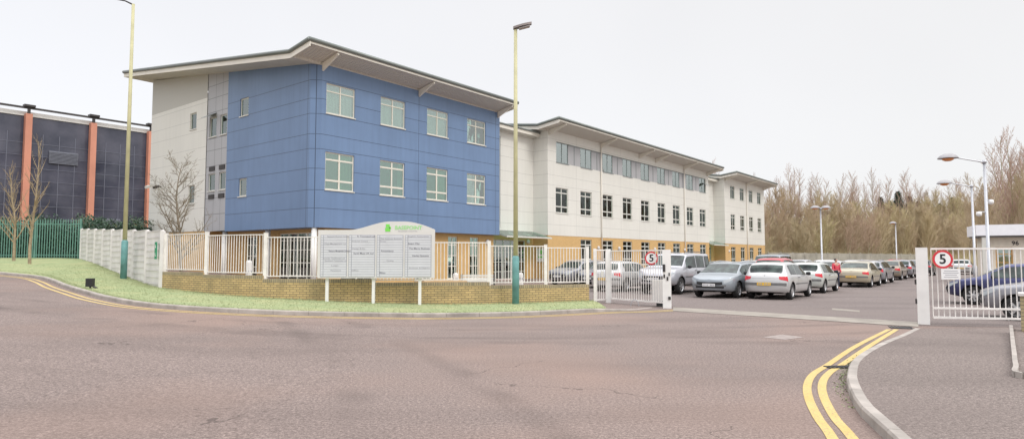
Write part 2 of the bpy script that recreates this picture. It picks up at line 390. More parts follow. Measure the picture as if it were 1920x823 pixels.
# compound surface behind the gates: slightly different asphalt, 4 mm up
cp = [(5.2,20.7),(9.8,15.5),(30,12),(75,40),(75,100),(64,102),(37,90),(22,72),(3.0,47),(3.0,24.0)]
b = MB(); b.face([(x, y, .004) for x, y in cp]); struct(b.build('car_park', M['carpark']))

KB = [((2.9,19.5),(2.9,22.85)),((0,18.05),(0,21.6)),((-3.1,17.5),(-3.1,20.95)),((-6.5,16.9),(-6.5,20.8)),((-9.6,17.3),(-9.4,21.4)),((-12,18.9),(-12.9,23.5)),
      ((-14.1,20.9),(-16.0,27.0)),((-16.2,23),(-19.2,30.5)),((-18.3,25.3),(-22.4,34.1)),((-20.5,27.3),(-25.6,37.7)),((-24,29),(-30,37.8)),((-30,31.2),(-36,37.9)),((-45,36),(-50,38.5))]
KL = catmull([k for k, _ in KB], 6); BL = catmull([q for _, q in KB], 6)
def bz(p):       # verge height along its back edge
    f = sstep(-12.9, -25.6, p.x); return g(p.x)+.08+.5*f
b = MB(); NR = 12; n = len(KL)
for i in range(n):
    k, q = KL[i], BL[i]; d = (q-k).normalized()
    k2 = k+d*.12; q2 = q+d*.5
    for j in range(NR+1):
        t = j/NR; p = k2.lerp(q2, t); z = (g(k.x)+.095)*(1-t)+bz(q)*t+.05*math.sin(math.pi*t)
        b.v.append((p.x, p.y, z))
for i in range(n-1):
    for j in range(NR):
        a = i*(NR+1)+j; b.f.append((a, a+1, a+NR+2, a+NR+1)); b.m.append(0)
verge = struct(b.build('grass_verge', M['grass'], smooth=True, recalc=True))
BVH = BVHTree.FromPolygons(b.v, b.f)
def vz(x, y):
    h = BVH.ray_cast(Vector((x, y, 20)), Vector((0,0,-1))); return h[0].z if h[0] else g(x)
# grass tufts, mixed lengths, mostly by the kerb and wall edges
gb = MB(); gr = random.Random(3); cnt = 0
for _ in range(24000):
    i = gr.randrange(0, n-1-7); f = gr.random(); t = gr.random()
    if gr.random() < .35: t = gr.choice((gr.random()*.06+.02, 1-gr.random()*.2))
    k = KL[i].lerp(KL[i+1], f); q = BL[i].lerp(BL[i+1], f); p = k.lerp(q, .03+.97*t)
    if p.y > 33: continue
    z = vz(p.x, p.y); h = gr.uniform(.015, .04)*(1.6 if t > .92 else 1); a = gr.random()*math.pi; w = .012
    gb.face([(p.x-w*math.cos(a), p.y-w*math.sin(a), z-.01), (p.x+w*math.cos(a), p.y+w*math.sin(a), z-.01), (p.x+gr.uniform(-.03,.03), p.y+gr.uniform(-.03,.03), z+h)])
tag(gb.build('grass', M['blade']), 'short pale green grass growing on the verge', None, kind='stuff')

def ribbon(pts, off, w, fz, name, mat, lift):
    b = MB(); P = pts; nn = len(P)
    for i in range(nn):
        d = (P[min(i+1,nn-1)]-P[max(i-1,0)]).normalized(); nr = Vector((-d.y, d.x))
        for o_ in (off-w/2, off+w/2):
            p = P[i]+nr*o_; b.v.append((p.x, p.y, fz(p)+lift))
    for i in range(nn-1): b.f.append((2*i, 2*i+1, 2*i+3, 2*i+2)); b.m.append(0)
    return struct(b.build(name, mat, recalc=True))
def kerb(P, fz, fh, name, side, stones=.915):
    """kerb stones with small joints along a polyline"""
    b = MB(); nn = len(P); L = [0]
    for i in range(nn-1): L.append(L[-1]+(P[i+1]-P[i]).length)
    def at(s):
        for i in range(nn-1):
            if s <= L[i+1] or i == nn-2:
                return P[i].lerp(P[i+1], (s-L[i])/(L[i+1]-L[i])), (P[i+1]-P[i]).normalized()
    s = 0
    while s < L[-1]-.1:
        e = min(L[-1], s+stones-.008); m_ = (s+e)/2; secs = []
        for q in (s, m_, e):
            p, d = at(q); nr = Vector((-d.y, d.x))*side; z0 = fz(p)-.05; z1 = fz(p)+fh(p)
            a = p; c = p+nr*.125
            secs.append([(a.x,a.y,z0),((a+nr*.004).x,(a+nr*.004).y,z1-.025),((a+nr*.022).x,(a+nr*.022).y,z1),(c.x,c.y,z1),(c.x,c.y,z0)])
        for A, B in zip(secs, secs[1:]):
            for k in range(4): b.face([A[k], A[k+1], B[k+1], B[k]])
        b.face(secs[0]); b.face(secs[-1][::-1]); s += stones
    return struct(b.build(name, M['kerb'], recalc=True))
KLk = catmull([(4.6,20.9),(3.8,20.1)]+[k for k, _ in KB], 6)
kerb(KLk, lambda p: g(p.x), lambda p: .10*sstep(4.2, 2.2, p.x)+.012, 'kerb', -1)
YL = catmull([(5.0,20.35),(3.9,19.75)]+[k for k, _ in KB[:11]], 6)
ribbon(YL, .28, .10, lambda p: g(p.x), 'road_marking', M['yellow'], .006)
ribbon(YL, .53, .10, lambda p: g(p.x), 'road_marking', M['yellow'], .006)
# right-hand kerb, pavement and double yellow lines
kr = [G(*q) for q in ((1697,624),(1647,654),(1617,671.5),(1596,689),(1589,707),(1588,728),(1605,769),(1632,798),(1660,825))]
kr = [G(1714,615.5)]+kr+[Vector((2.95,4.2)),Vector((2.9,2)),Vector((3.3,-1)),Vector((4.2,-6)),Vector((5,-12))]
KR = catmull(kr, 6)
ph = lambda p: .10*sstep(14.4, 11.0, p.y)+.012
kerb(KR, lambda p: 0, ph, 'kerb', 1)
b = MB(); nk = len(KR)
for i, p in enumerate(KR):
    d = (KR[min(i+1,nk-1)]-KR[max(i-1,0)]).normalized(); p = p+Vector((-d.y, d.x))*.12
    e = Vector((13.5+.5*(15-p.y)*.2, 15.4-(15.4-p.y)*.9))
    for j in range(9):
        q = p.lerp(e, j/8); b.v.append((q.x, q.y, max(.008, ph(q) if j else ph(KR[i])-.002)))
for i in range(nk-1):
    for j in range(8): a = i*9+j; b.f.append((a, a+1, a+10, a+9)); b.m.append(0)
struct(b.build('pavement', M['pave'], smooth=True, recalc=True))
yo = catmull([G(*q) for q in ((1667,617.5),(1605,649),(1553.7,683),(1525.6,701),(1514,722),(1517,748),(1534.5,784),(1561,822))]+[Vector((2.25,4.0)),Vector((2.1,2)),Vector((2.3,-1))], 6)
yi = catmull([G(*q) for q in ((1681,617.5),(1629,649.5),(1581.7,682),(1558,696.6),(1543.5,714),(1543,739),(1564,781),(1599,822))]+[Vector((2.5,4.0)),Vector((2.38,2)),Vector((2.6,-1))], 6)
ribbon(yo, 0, .10, lambda p: 0, 'road_marking', M['yellow'], .006)
ribbon(yi, 0, .10, lambda p: 0, 'road_marking', M['yellow'], .006)
b = MB(); q = [G(1262,576), G(1480,589), G(1722,604), G(1722,613), G(1480,597), G(1262,583)]
b.face([(p.x, p.y, .009) for p in q]); struct(b.build('channel_strip', M['strip']))
# tar patch and iron covers
b = MB(); q = [G(1430,632), G(1466,627), G(1508,632), G(1472,637)]; b.face([(p.x,p.y,.005) for p in q]); tag(b.build('inspection_cover', M['strip2']), 'faint rectangular inspection cover in the open road before the entrance', 'inspection cover')
b = MB(); q = [G(1560,578), G(1612,582), G(1612,585), G(1560,581)]; b.face([(p.x,p.y,.009) for p in q]); tag(b.build('inspection_cover', M['strip']), 'pale inspection cover just inside the entrance', 'inspection cover')
def gully(px, py, label, rz, sy=1):
    p = G(px, py); r = thing('drain_grate', label, 'drain', (p.x, p.y, .0), rz, 'road drains'); r.scale = (1, sy, 1)
    b = MB(); b.box((-.24,-.22,-.02), (.24,.22,.009)); b.build('pan', M['black'], r)
    b = MB()
    for i in range(7): b.box((-.23+i*.07,-.21,.009), (-.2+i*.07,.21,.018))
    b.box((-.24,-.22,.009), (.24,-.20,.017)); b.box((-.24,.20,.009), (.24,.22,.017)); b.build('grating', M['dark'], r)
gully(1690, 614.5, 'iron drain grate at the foot of the right gate post', -.4)
gully(1578, 688.5, 'iron drain grate crossing the yellow lines at the kerb bend', .12, .4)
# weeds at right kerb
b = MB()
for _ in range(230):
    i = gr.uniform(2.5, 6.3); a = KR[min(len(KR)-2,int(gr.triangular(18,44,28)))].lerp(KR[min(len(KR)-1,int(gr.triangular(18,44,28)))],.5) if False else KR[gr.randrange(17,42)]; a = a+Vector((-.02-abs(gr.gauss(0,.05)), gr.uniform(-.1,.1))); h = gr.uniform(.008,.028)
    b.face([(a.x-.012,a.y,.004),(a.x+.012,a.y,.004),(a.x+gr.uniform(-.03,.03),a.y+gr.uniform(-.02,.02),h)])
tag(b.build('weeds', M['blade']), 'small green weeds growing in the gutter of the right kerb', None, kind='stuff')

# ------------------------------------------------------------------ garden wall and railings
WP = catmull([(2.9,22.85),(0,21.6),(-3.1,20.95),(-6.5,20.8),(-9.4,21.4),(-12.9,23.5)], 10)
def wall_at(px):   # point of wall line seen in a pixel column
    r = (px-960)/F_PX*1.0; best = min(((abs(p.x/p.y*1.0-r*.998), p) for a, c in zip(WP, WP[1:]) for p in [a.lerp(c, k/8) for k in range(9)]), key=lambda q: q[0]); return best[1]
segs = [(1105,1025,.69,2.0),(1025,918,.71,2.05),(918,700,.82,2.16),(700,493,.94,2.33),(493,382,1.05,2.42),(382,303,1.12,2.50)]
gw = thing('garden_wall', 'long low buff brick wall curving along the grass verge', 'wall', (0,0,0))
rl = thing('metal_railing', 'white vertical-bar railing standing on the low brick wall', 'railing', (0,0,0))
arc = 0; b = MB(); bc = MB()
def wpts(p0, p1):
    P = [p0]; x0, x1 = p0.x, p1.x
    for p in WP:
        if x1+.15 < p.x < x0-.15: P.append(p)
    return P+[p1]
for si, (a, c, zt, rt) in enumerate(segs):
    P = wpts(wall_at(a), wall_at(c)); T = .22
    for p, q in zip(P, P[1:]):
        L_ = (q-p).length; d = (q-p).normalized(); nr = Vector((d.y, -d.x))   # towards the compound
        if nr.y < 0: nr = -nr
        p2, q2 = p+nr*T, q+nr*T
        zb = -.1; zc = zt-.11
        b.face([(p.x,p.y,zb),(q.x,q.y,zb),(q.x,q.y,zc),(p.x,p.y,zc)], 0, [(arc,zb),(arc+L_,zb),(arc+L_,zc),(arc,zc)])
        b.face([(q2.x,q2.y,zb),(p2.x,p2.y,zb),(p2.x,p2.y,zc),(q2.x,q2.y,zc)], 0, [(arc+L_,zb),(arc,zb),(arc,zc),(arc+L_,zc)])
        po, qo, p3, q3 = p-nr*.004, q-nr*.004, p2+nr*.004, q2+nr*.004
        bc.face([(po.x,po.y,zc),(qo.x,qo.y,zc),(qo.x,qo.y,zt),(po.x,po.y,zt)], 0, [(arc,.02),(arc+L_,.02),(arc+L_,.13),(arc,.13)])
        bc.face([(q3.x,q3.y,zc),(p3.x,p3.y,zc),(p3.x,p3.y,zt),(q3.x,q3.y,zt)], 0, [(arc+L_,.02),(arc,.02),(arc,.13),(arc+L_,.13)])
        bc.face([(po.x,po.y,zt),(qo.x,qo.y,zt),(q3.x,q3.y,zt),(p3.x,p3.y,zt)], 0, [(arc,.02),(arc+L_,.02),(arc+L_,.25),(arc,.25)])
        arc += L_
    for e, sgn in ((P[0], -1), (P[-1], 1)):
        d = (P[-1]-P[0]).normalized(); nr = Vector((d.y,-d.x)); nr = nr if nr.y > 0 else -nr; e2 = e+nr*T
        b.face([(e.x,e.y,-.1),(e2.x,e2.y,-.1),(e2.x,e2.y,zt),(e.x,e.y,zt)], 0, [(0,-.1),(T,-.1),(T,zt),(0,zt)])
    # railing panel
    d = (P[-1]-P[0]).normalized(); nr = Vector((d.y,-d.x)); nr = nr if nr.y > 0 else -nr
    Q = [p+nr*.11 for p in P]; r = MB()
    for p, q in zip(Q, Q[1:]):
        for z in (rt-.02, zt+.09): r.beam((p.x,p.y,z), (q.x,q.y,z), .045, .03)
    LT = sum((q-p).length for p, q in zip(Q, Q[1:])); nb = int(LT/.115); i = 0; acc = 0
    for k in range(1, nb):
        s = LT*k/nb; acc = 0
        for p, q in zip(Q, Q[1:]):
            l = (q-p).length
            if s <= acc+l: w = p.lerp(q, (s-acc)/l); break
            acc += l
        r.tube([(w.x,w.y,zt+.06), (w.x,w.y,rt+.0)], [.0125,.0125], 6)
    r.build('panel', M['railing'], rl)
    posts = [Q[0]] + ([Q[-1]] if si == len(segs)-1 else [])
    for w in posts:
        r = MB(); r.box((w.x-.055,w.y-.055,zt-.3), (w.x+.055,w.y+.055,rt+.03)); r.box((w.x-.062,w.y-.062,rt+.03), (w.x+.062,w.y+.062,rt+.045)); r.build('post', M['railing'], rl)
b.build('brickwork', M['gbrick'], gw); bc.build('coping', M['coping'], gw)

# ------------------------------------------------------------------ concrete panel fence, green palisade fence, hedge
def panel_fence(pts, zb, zt, label, mat, name='concrete_fence', rows=None, postw=.13):
    r = thing(name, label, 'fence')
    for i, p in enumerate(pts):
        b = MB(); b.box((p.x-postw/2,p.y-postw/2,zb[i]-.3), (p.x+postw/2,p.y+postw/2,zt[i]+.03)); b.tube([(p.x,p.y,zt[i]+.03),(p.x,p.y,zt[i]+.06)], [postw*.6,postw*.2], 4); b.build('post', mat, r)
    for i in range(len(pts)-1):
        p, q = pts[i], pts[i+1]; d = (q-p).normalized(); b = MB(); top = max(zt[i], zt[i+1])-.02 if zt[i] < zt[i+1] else min(zt[i],zt[i+1])-.02
        bot = min(zb[i], zb[i+1])-.2; z = top; k = 0
        while z > bot:
            zz = z-.245
            b.beam((p.x,p.y,(z+zz)/2), (q.x,q.y,(z+zz)/2), .045, .243)
            b.beam((p.x,p.y,z-.018), (q.x,q.y,z-.018), .085, .03)
            z -= .25; k += 1
        b.build('panel', mat, r)
    return r
fp = [Vector((-12.95,23.55)).lerp(Vector((-25.6,37.8)), k/8) for k in range(9)]
panel_fence(fp, [bz(p)-.1 for p in fp], [2.60+(3.30-2.60)*k/8 for k in range(9)], 'pale concrete panel fence stepping back from the brick wall beside the grass', M['concrete'])
fe = thing('palisade_fence', 'green metal palisade fence in front of the dark hedge', 'fence')
x0, x1, yf = -25.75, -50, 37.9
for k in range(10):
    xa = x0-2.7*k; b = MB(); b.box((xa-.05,yf-.03,.9), (xa+.05,yf+.05,3.95)); b.build('post', M['green'], fe)
    if k == 9: break
    b = MB()
    for z in (1.75, 3.6): b.box((xa-2.65,yf-.03,z), (xa-.05,yf+.01,z+.05))
    for j in range(17):
        xx = xa-.11-j*.153; b.box((xx-.025,yf-.05,1.25), (xx+.025,yf-.035,3.85)); b.face([(xx-.025,yf-.05,3.85),(xx+.025,yf-.05,3.85),(xx,yf-.05,3.95)])
    b.build('pale_panel', M['green'], fe)
def leafmass(name, mat, boxes, nleaf, size, rr, squash=1):
    b = MB()
    for (x0,x1,y0,y1,z0,z1), nl in zip(boxes, nleaf):
        for _ in range(nl):
            x = rr.uniform(x0,x1); y = y0+(y1-y0)*rr.random()**1.6; 
            zt = z1+.28*math.sin(x*1.7)+.2*math.sin(x*4.1+1)+.12*math.sin(x*9)
            z = rr.uniform(z0, zt); s = size*rr.uniform(.6,1.4)
            d = Vector((rr.gauss(0,1), rr.gauss(0,1), rr.gauss(0,1))).normalized(); e = d.orthogonal().normalized(); f_ = d.cross(e)
            c = Vector((x,y,z)); b.face([c-e*s*.5, c-f_*s*.9, c+e*s*.5, c+f_*s*.9])
    return b
hd = thing('hedge', 'dark green hedge behind the green palisade fence', 'hedge')
hr = random.Random(11)
leafmass('leaves', None, [(-52,-25.2,38.15,40.0,1.1,3.75)], [52000], .075, hr).build('foliage', M['hedge'], hd)
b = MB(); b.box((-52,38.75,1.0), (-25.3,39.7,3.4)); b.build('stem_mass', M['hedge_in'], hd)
hd = thing('hedge', 'ivy and dark green hedge above the concrete fence, before the glass building', 'hedge')
leafmass('leaves', None, [(-38,-25.0,42.5,45,1.2,4.15)], [24000], .08, hr).build('foliage', M['hedge'], hd)
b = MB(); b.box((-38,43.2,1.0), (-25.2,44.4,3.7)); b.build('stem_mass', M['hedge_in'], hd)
sh_labels = ['pale yellow-green shrub nearest the tall lamp column by the glass building','pale shrub against the middle orange column','small pale shrub under the ventilation louvre','pale wispy shrub at the left end of the white base wall']
for i, (px, dd, zt) in enumerate(((258,46,4.55),(150,48,4.9),(208,47,4.4),(20,50,5.0))):
    X = (px-960)/F_PX*dd; r = thing('shrub', sh_labels[i], 'shrub', (X, dd, 1.4), group='pale shrubs by the glass building'); b = MB(); st = MB()
    for _ in range(26):
        a = hr.random()*6.3; L_ = hr.uniform(.6,1)*(zt-1.5); e = Vector((math.cos(a)*.75*hr.random(), math.sin(a)*.6*hr.random(), L_)); st.tube([(0,0,0), e*.5+Vector((0,0,.2)), e], [.02,.012,.004], 3)
        for _ in range(60):
            c = e*hr.uniform(.45,1.02)+Vector((hr.gauss(0,.14),hr.gauss(0,.14),hr.gauss(0,.1))); d = Vector((hr.gauss(0,1),hr.gauss(0,1),hr.gauss(0,1))).normalized(); e2 = d.orthogonal().normalized(); f2 = d.cross(e2); s = .05
            b.face([c-e2*s*.5, c-f2*s, c+e2*s*.5, c+f2*s])
    b.build('foliage', M['shrub'], r); st.build('stem', M['bark'], r)

# ------------------------------------------------------------------ the blue and cream office
BLD = thing('office_building', 'long three-storey office with blue and cream cladding over orange brick', 'building', (FC.x, FC.y, 0), BANG)
def wall_holes(b, u0, u1, z0, z1, holes, fn, depth=.22, m=0, ztop=None):
    """wall in (u,z) with openings; fn(u, inward, z) -> point"""
    us = sorted({u0, u1, *[h[0] for h in holes], *[h[1] for h in holes]}); zs = sorted({z0, z1, *[h[2] for h in holes], *[h[3] for h in holes]})
    for i in range(len(us)-1):
        for j in range(len(zs)-1):
            uc, zc = (us[i]+us[i+1])/2, (zs[j]+zs[j+1])/2
            if any(h[0] < uc < h[1] and h[2] < zc < h[3] for h in holes): continue
            za, zb_ = zs[j], zs[j+1]; ta = tb = zb_
            if ztop and j == len(zs)-2: ta, tb = ztop(us[i]), ztop(us[i+1])
            b.face([fn(us[i],0,za), fn(us[i+1],0,za), fn(us[i+1],0,tb), fn(us[i],0,ta)], m)
    for a, c, z, y in holes:
        b.face([fn(a,0,z), fn(a,depth,z), fn(c,depth,z), fn(c,0,z)], m); b.face([fn(a,0,y), fn(c,0,y), fn(c,depth,y), fn(a,depth,y)], m)
        b.face([fn(a,0,z), fn(a,0,y), fn(a,depth,y), fn(a,depth,z)], m); b.face([fn(c,0,z), fn(c,depth,z), fn(c,depth,y), fn(c,0,y)], m)
front = lambda off: (lambda u, i, z: (u, off+i, z))
side = lambda off: (lambda u, i, z: (off+i, u, z))
wr = random.Random(5)
def window(kind, w, h, loc, rz=0, fmat=None, blind=None, label=None, gm='glass', parent=None):
    fmat = fmat or M['frame']; b = MB(); y0, y1 = .07, .13; fw = .065
    b.box((0,y0,0), (fw,y1,h)); b.box((w-fw,y0,0), (w,y1,h)); b.box((fw,y0,0), (w-fw,y1,fw)); b.box((fw,y0,h-fw), (w-fw,y1,h))
    def hbar(z, t=.07): b.box((fw,y0-.004,z-t/2), (w-fw,y1-.004,z+t/2))
    def vbar(x, t=.07, z0=fw, z1=None): b.box((x-t/2,y0+.002,z0), (x+t/2,y1+.002,h-fw if z1 is None else z1))
    if kind == 'three': hbar(h*.25, .1); hbar(h*.80, .09); vbar(w/2, .1)
    elif kind == 'two': hbar(h*.74, .06); vbar(w/2, .07)
    elif kind == 'pair': vbar(w/2, .06)
    elif kind == 'tall': vbar(w/2, .06); hbar(h*.8, .06); hbar(h*.55, .05); hbar(h*.3, .05)
    elif kind == 'doors':
        k = max(2, int(w/.85))
        for i in range(1, k): vbar(w*i/k, .09)
        for f_ in (.2,.44,.68,.86): hbar(h*f_, .05)
    elif kind == 'stack':
        for i in range(1, int(h/1.0)): hbar(h*i/int(h/1.0), .05)
    elif kind == 'mid': hbar(h*.5, .05)
    b.box((-.03,-.05,-.05), (w+.03,.1,-.003))
    f_ = b.build('window', fmat, parent or BLD, loc=loc, rot=(0,0,rz))
    if label: f_['label'] = label
    p = MB(); p.box((fw*.7,.095,fw*.7), (w-fw*.7,.103,h-fw*.7)); p.build('pane', M[gm], f_)
    if blind:
        p = MB(); a, c, z0, z1 = blind; k = max(3, int((c-a)/.09)); 
        for i in range(k):
            xx = a+(c-a)*i/k; p.face([(xx,.2,z0),(xx+(c-a)/k*.97,.235,z0),(xx+(c-a)/k*.97,.235,z1),(xx,.2,z1)])
        p.build('blind', M['blind'], f_)
    return f_
# --- blue block
bw_top = [(.70+3.66*i, 2.56+3.66*i, 9.25, 10.87) for i in range(4)]
bw_mid = [(.70+3.66*i, 2.56+3.66*i, 5.20, 7.20) for i in range(4)]
b = MB(); CH = .42
wall_holes(b, CH, 15.05, 3.2, 11.8, bw_top+bw_mid, front(0))
sw_top = [(6.58,7.55,9.95,11.02)]; sw_mid = [(6.6,7.5,5.2,6.25)]
zs_top = lambda s: 11.9+.119*s
wall_holes(b, CH, 9.0, 3.2, 11.8, sw_top+sw_mid, side(0), ztop=zs_top)
b.face([(0,CH,3.2),(CH,0,3.2),(CH,0,11.85),(0,CH,11.95)])
b.face([(CH,0,3.2),(0,CH,3.2),(0,9,3.2),(3,9,3.2),(3,3,3.2),(15.05,3,3.2),(15.05,0,3.2)])
wall_holes(b, 0, 6, 3.2, 11.8, [], side(15.05))
b.build('blue_cladding', M['blue'], BLD, recalc=False)
for a, c, z0, z1 in bw_top: window('two', c-a, z1-z0, (a,0,z0), blind=(.1,c-a-.1,.1,1.35) if wr.random() < .9 else None)
for a, c, z0, z1 in bw_mid: window('three', c-a, z1-z0, (a,0,z0), gm=wr.choice(('glass','glassg','glassg')), blind=(c-a-wr.uniform(.35,1.0),c-a-.1,.1,1.9))
for a, c, z0, z1 in sw_top+sw_mid: window('plain', c-a, z1-z0, (0,c,z0), -R(90), blind=(.08,.6,.05,z1-z0-.1))
# --- lilac metal strip and cream end of the left face
st = []
for z0, z1 in ((9.15,10.4),(5.75,6.85)):
    for a, c in ((9.12,9.95),(10.4,11.3)): st.append((a, c, z0, z1))
b = MB(); wall_holes(b, 9.0, 11.6, 3.25, 12, st, side(.03), ztop=zs_top); b.build('metal_strip', M['lilac'], BLD)
for i, (a, c, z0, z1) in enumerate(st): window('plain', c-a, z1-z0, (.03,c,z0), -R(90), gm='glassg', fmat=M['framew'], blind=(.1,.5,.05,1) if i < 2 else None)
b = MB()
for z in (5.25, 7.0):
    for a in (9.2, 10.45):
        b.box((-.01, a, z), (.03-.003, a+.7, z+.28), 0)
b.build('vent', M['dark'], BLD)
b = MB(); b.obox((-.55,10.42,10.28), (.58,0,.32), (0,.85,0), (.02,0,.04)); b.build('window', M['framed'], BLD)['label'] = 'top-hung sash standing open in the lilac strip'
cs = [(13.0,13.9,9.95,11.03),(13.0,13.9,5.1,6.3)]
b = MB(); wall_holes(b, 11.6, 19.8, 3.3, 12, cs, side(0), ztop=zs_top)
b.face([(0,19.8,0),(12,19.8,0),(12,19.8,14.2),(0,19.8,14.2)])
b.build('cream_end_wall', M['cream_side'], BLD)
for a, c, z0, z1 in cs: window('plain', c-a, z1-z0, (0,c,z0), -R(90), fmat=M['framew'], gm='glassg')
# --- brick ground floor under the blue block
gf = [(-1,0,0,0)]
b = MB()
fh = [(2.2,4.4,.25,3.0),(7.6,9.1,.25,3.0),(10.5,11.4,.25,3.0),(12.6,13.5,.25,3.0)]
wall_holes(b, 1.1, 15.05, -.1, 3.2, fh, front(.55))
sh = [(1.3,4.9,0.05,3.0),(7.2,8.5,.3,2.9)]
wall_holes(b, .55, 11.6, -.1, 3.25, sh, side(1.1))
wall_holes(b, 11.6, 19.8, -.1, 3.3, [], side(.02))
b.face([(1.1,11.6,0),(0.02,11.6,0),(0.02,11.6,3.3),(1.1,11.6,3.3)])
b.build('brick_base', M['obrick'], BLD); b = MB()
# white wing ground floor
gwin = [(21.99+3.62*i, 23.77+3.62*i, .95, 3.12) for i in range(1, 9)]
wall_holes(b, 20.9, 53.7, -.1, 3.35, gwin, front(.02))
wall_holes(b, 0.02, 6, -.1, 3.35, [], side(20.92))
b.build('brick_base', M['obrick'], BLD); b = MB()
gwin2 = [(61.0+3.55*i, 62.6+3.55*i, .95, 2.95) for i in range(4)]
wall_holes(b, 58.9, 74.7, -.1, 3.35, gwin2, front(.02)); wall_holes(b, .02, 6, -.1, 3.35, [], side(58.92))
b.face([(74.7,0,-.1),(74.7,14,-.1),(74.7,14,3.35),(74.7,0,3.35)])
b.build('brick_base', M['obrick'], BLD)
for a, c, z0, z1 in fh: window('doors' if c-a > 1.6 else 'tall', c-a, z1-z0, (a,.55,z0), gm='glassg' if c-a < 1 else 'glass')
window('doors', 3.6, 2.95, (1.1,4.9,.05), -R(90)); window('tall', 1.3, 2.6, (1.1,8.5,.3), -R(90))
for a, c, z0, z1 in gwin+gwin2: window('three', c-a, z1-z0, (a,.02,z0), fmat=M['framew'], gm='glassd', blind=(.1,.8,.8,1.9) if wr.random() < .4 else None)
for (x, y) in ((.35,.35),(.35,9.6),(.35,4.8)):
    b = MB(); b.tube([(x,y,-.1),(x,y,3.2)], [.15,.15], 20); b.build('column', M['white'], BLD, smooth=True)
# --- cream wing
st2 = [(22.07+3.62*i, 23.87+3.62*i, 9.15, 10.8) for i in range(9)]
m2 = [(21.99+3.62*i, 23.77+3.62*i, 5.15, 7.15) for i in range(9)]
b = MB(); wall_holes(b, 20.9, 53.7, 3.35, 11.7, [(22.07,52.85,9.15,10.8)]+m2, front(0)); wall_holes(b, 0, 8, 3.35, 11.9, [], side(20.9), ztop=lambda s: 11.75+.119*s)
wall_holes(b, 0, 3, 3.35, 11.9, [], side(53.7))
# links, set back 1.4 m
wall_holes(b, 15.05, 20.9, 3.5, 11.0, [(16.0,16.85,3.9,10.6)], front(1.4)); wall_holes(b, 53.7, 58.9, 3.5, 11.0, [(55.4,56.6,3.6,10.4)], front(1.4))
m3 = [(61.0+3.55*i, 62.6+3.55*i, 5.15, 7.1) for i in range(4)]; t3 = [(61.0+3.55*i, 62.6+3.55*i, 9.1, 10.75) for i in range(4)]
wall_holes(b, 58.9, 74.7, 3.35, 11.7, m3+t3, front(0)); wall_holes(b, 0, 8, 3.35, 11.9, [], side(58.9), ztop=lambda s: 11.75+.119*s)
b.face([(74.7,0,3.35),(74.7,14,3.35),(74.7,14,13.3),(74.7,0,11.75)])
b.face([(20.9,0,3.35),(53.7,0,3.35),(53.7,.1,3.35),(20.9,.1,3.35)])
b.build('cream_cladding', M['cream'], BLD)
for i, (a, c, z0, z1) in enumerate(st2):
    window('pair', c-a, z1-z0, (a,0,z0), fmat=M['framed'], gm='glassl', blind=(.1,c-a-.1,.1,1.3) if wr.random() < .6 else None)
    if i < 8:
        b = MB(); b.box((c,.06,z0), (a+3.62,.2,z1)); b.build('strip_panel', M['lilac'], BLD); b = MB(); b.box((c+.87,.035,z0), (c+.92,.058,z1)); b.box((c,.03,z1-.06), (a+3.62,.057,z1)); b.build('strip_trim', M['framed'], BLD)
for a, c, z0, z1 in m2: window('three', c-a, z1-z0, (a,0,z0), fmat=M['framew'], gm='glassd', blind=(.1,wr.uniform(.5,1.5),.5,1.45) if wr.random() < .45 else None)
for a, c, z0, z1 in m3+t3: window('three' if z0 < 8 else 'two', c-a, z1-z0, (a,0,z0), fmat=M['framew'], gm='glassd')
window('stack', .85, 6.7, (16.0,1.4,3.9), fmat=M['framew'], gm='glassg'); window('stack', 1.2, 6.8, (55.4,1.4,3.6), fmat=M['framew'], gm='glassg')
b = MB()
for z0, z1 in ((3.92,5.3),(6.9,9.2)): b.box((16.05,1.46,z0), (16.8,1.5,z1))
b.build('strip_panel', M['lilac'], BLD)
# open window at the far end of the strip
b = MB(); b.obox((52.0,-.5,9.95), (.85,0,0), (0,.5,.28), (0,.02,.035)); b.build('window', M['framed'], BLD)['label'] = 'top-hung sash standing open at the far end of the window strip'
# links ground floor, doors, canopies
for a, c in ((15.05,20.9),(53.7,58.9)):
    b = MB(); wall_holes(b, a, c, -.1, 3.5, [(a+.5,c-1.0,.02,2.95)], front(1.42)); b.build('brick_link', M['obrick'], BLD)
    window('doors', c-a-1.5, 2.93, (a+.5,1.42,.02), fmat=M['framew'])
    b = MB(); b.obox((a+.2,-.5,3.12), (c-a-.4,0,0), (0,1.85,.5), (0,0,.02)); b.build('canopy_glass', M['glassg'], BLD)
    b = MB()
    for k in range(4):
        x = a+.25+(c-a-.5)*k/3; b.beam((x,-.52,3.09), (x,1.4,3.57), .06, .1)
    b.beam((a+.2,-.5,3.1), (c-.2,-.5,3.1), .06, .1); b.build('canopy_frame', M['framew'], BLD)
# interiors: slabs and back walls so that windows look into rooms
b = MB()
for x0, x1 in ((.45,15.0),(20.95,53.6),(58.95,74.6)):
    for z in (3.6, 7.7, 11.3): b.box((x0,.25,z), (x1,5.5,z+.3))
    for k in range(int((x1-x0)/3.64)+1):
        x = x0+.02+k*3.63
        if x < x1: b.box((x,.3,3.9), (x+.1,4.0,11.3))
b.build('floor_slab', M['floor_in'], BLD)
b = MB()
for x0, x1 in ((1.3,15.0),(15.1,20.8),(21,53.6),(53.8,58.8),(59,74.6)): b.face([(x0,4.2,0),(x1,4.2,0),(x1,4.2,11.3),(x0,4.2,11.3)])
b.face([(3.8,.6,0),(3.8,19.7,0),(3.8,19.7,12),(3.8,.6,12)]); b.build('room_wall', M['room'], BLD)
b = MB()
for z in (3.6, 7.7, 11.3): b.box((.25,5.6,z), (3.7,19.6,z+.3))
b.build('floor_slab', M['floor_in'], BLD)
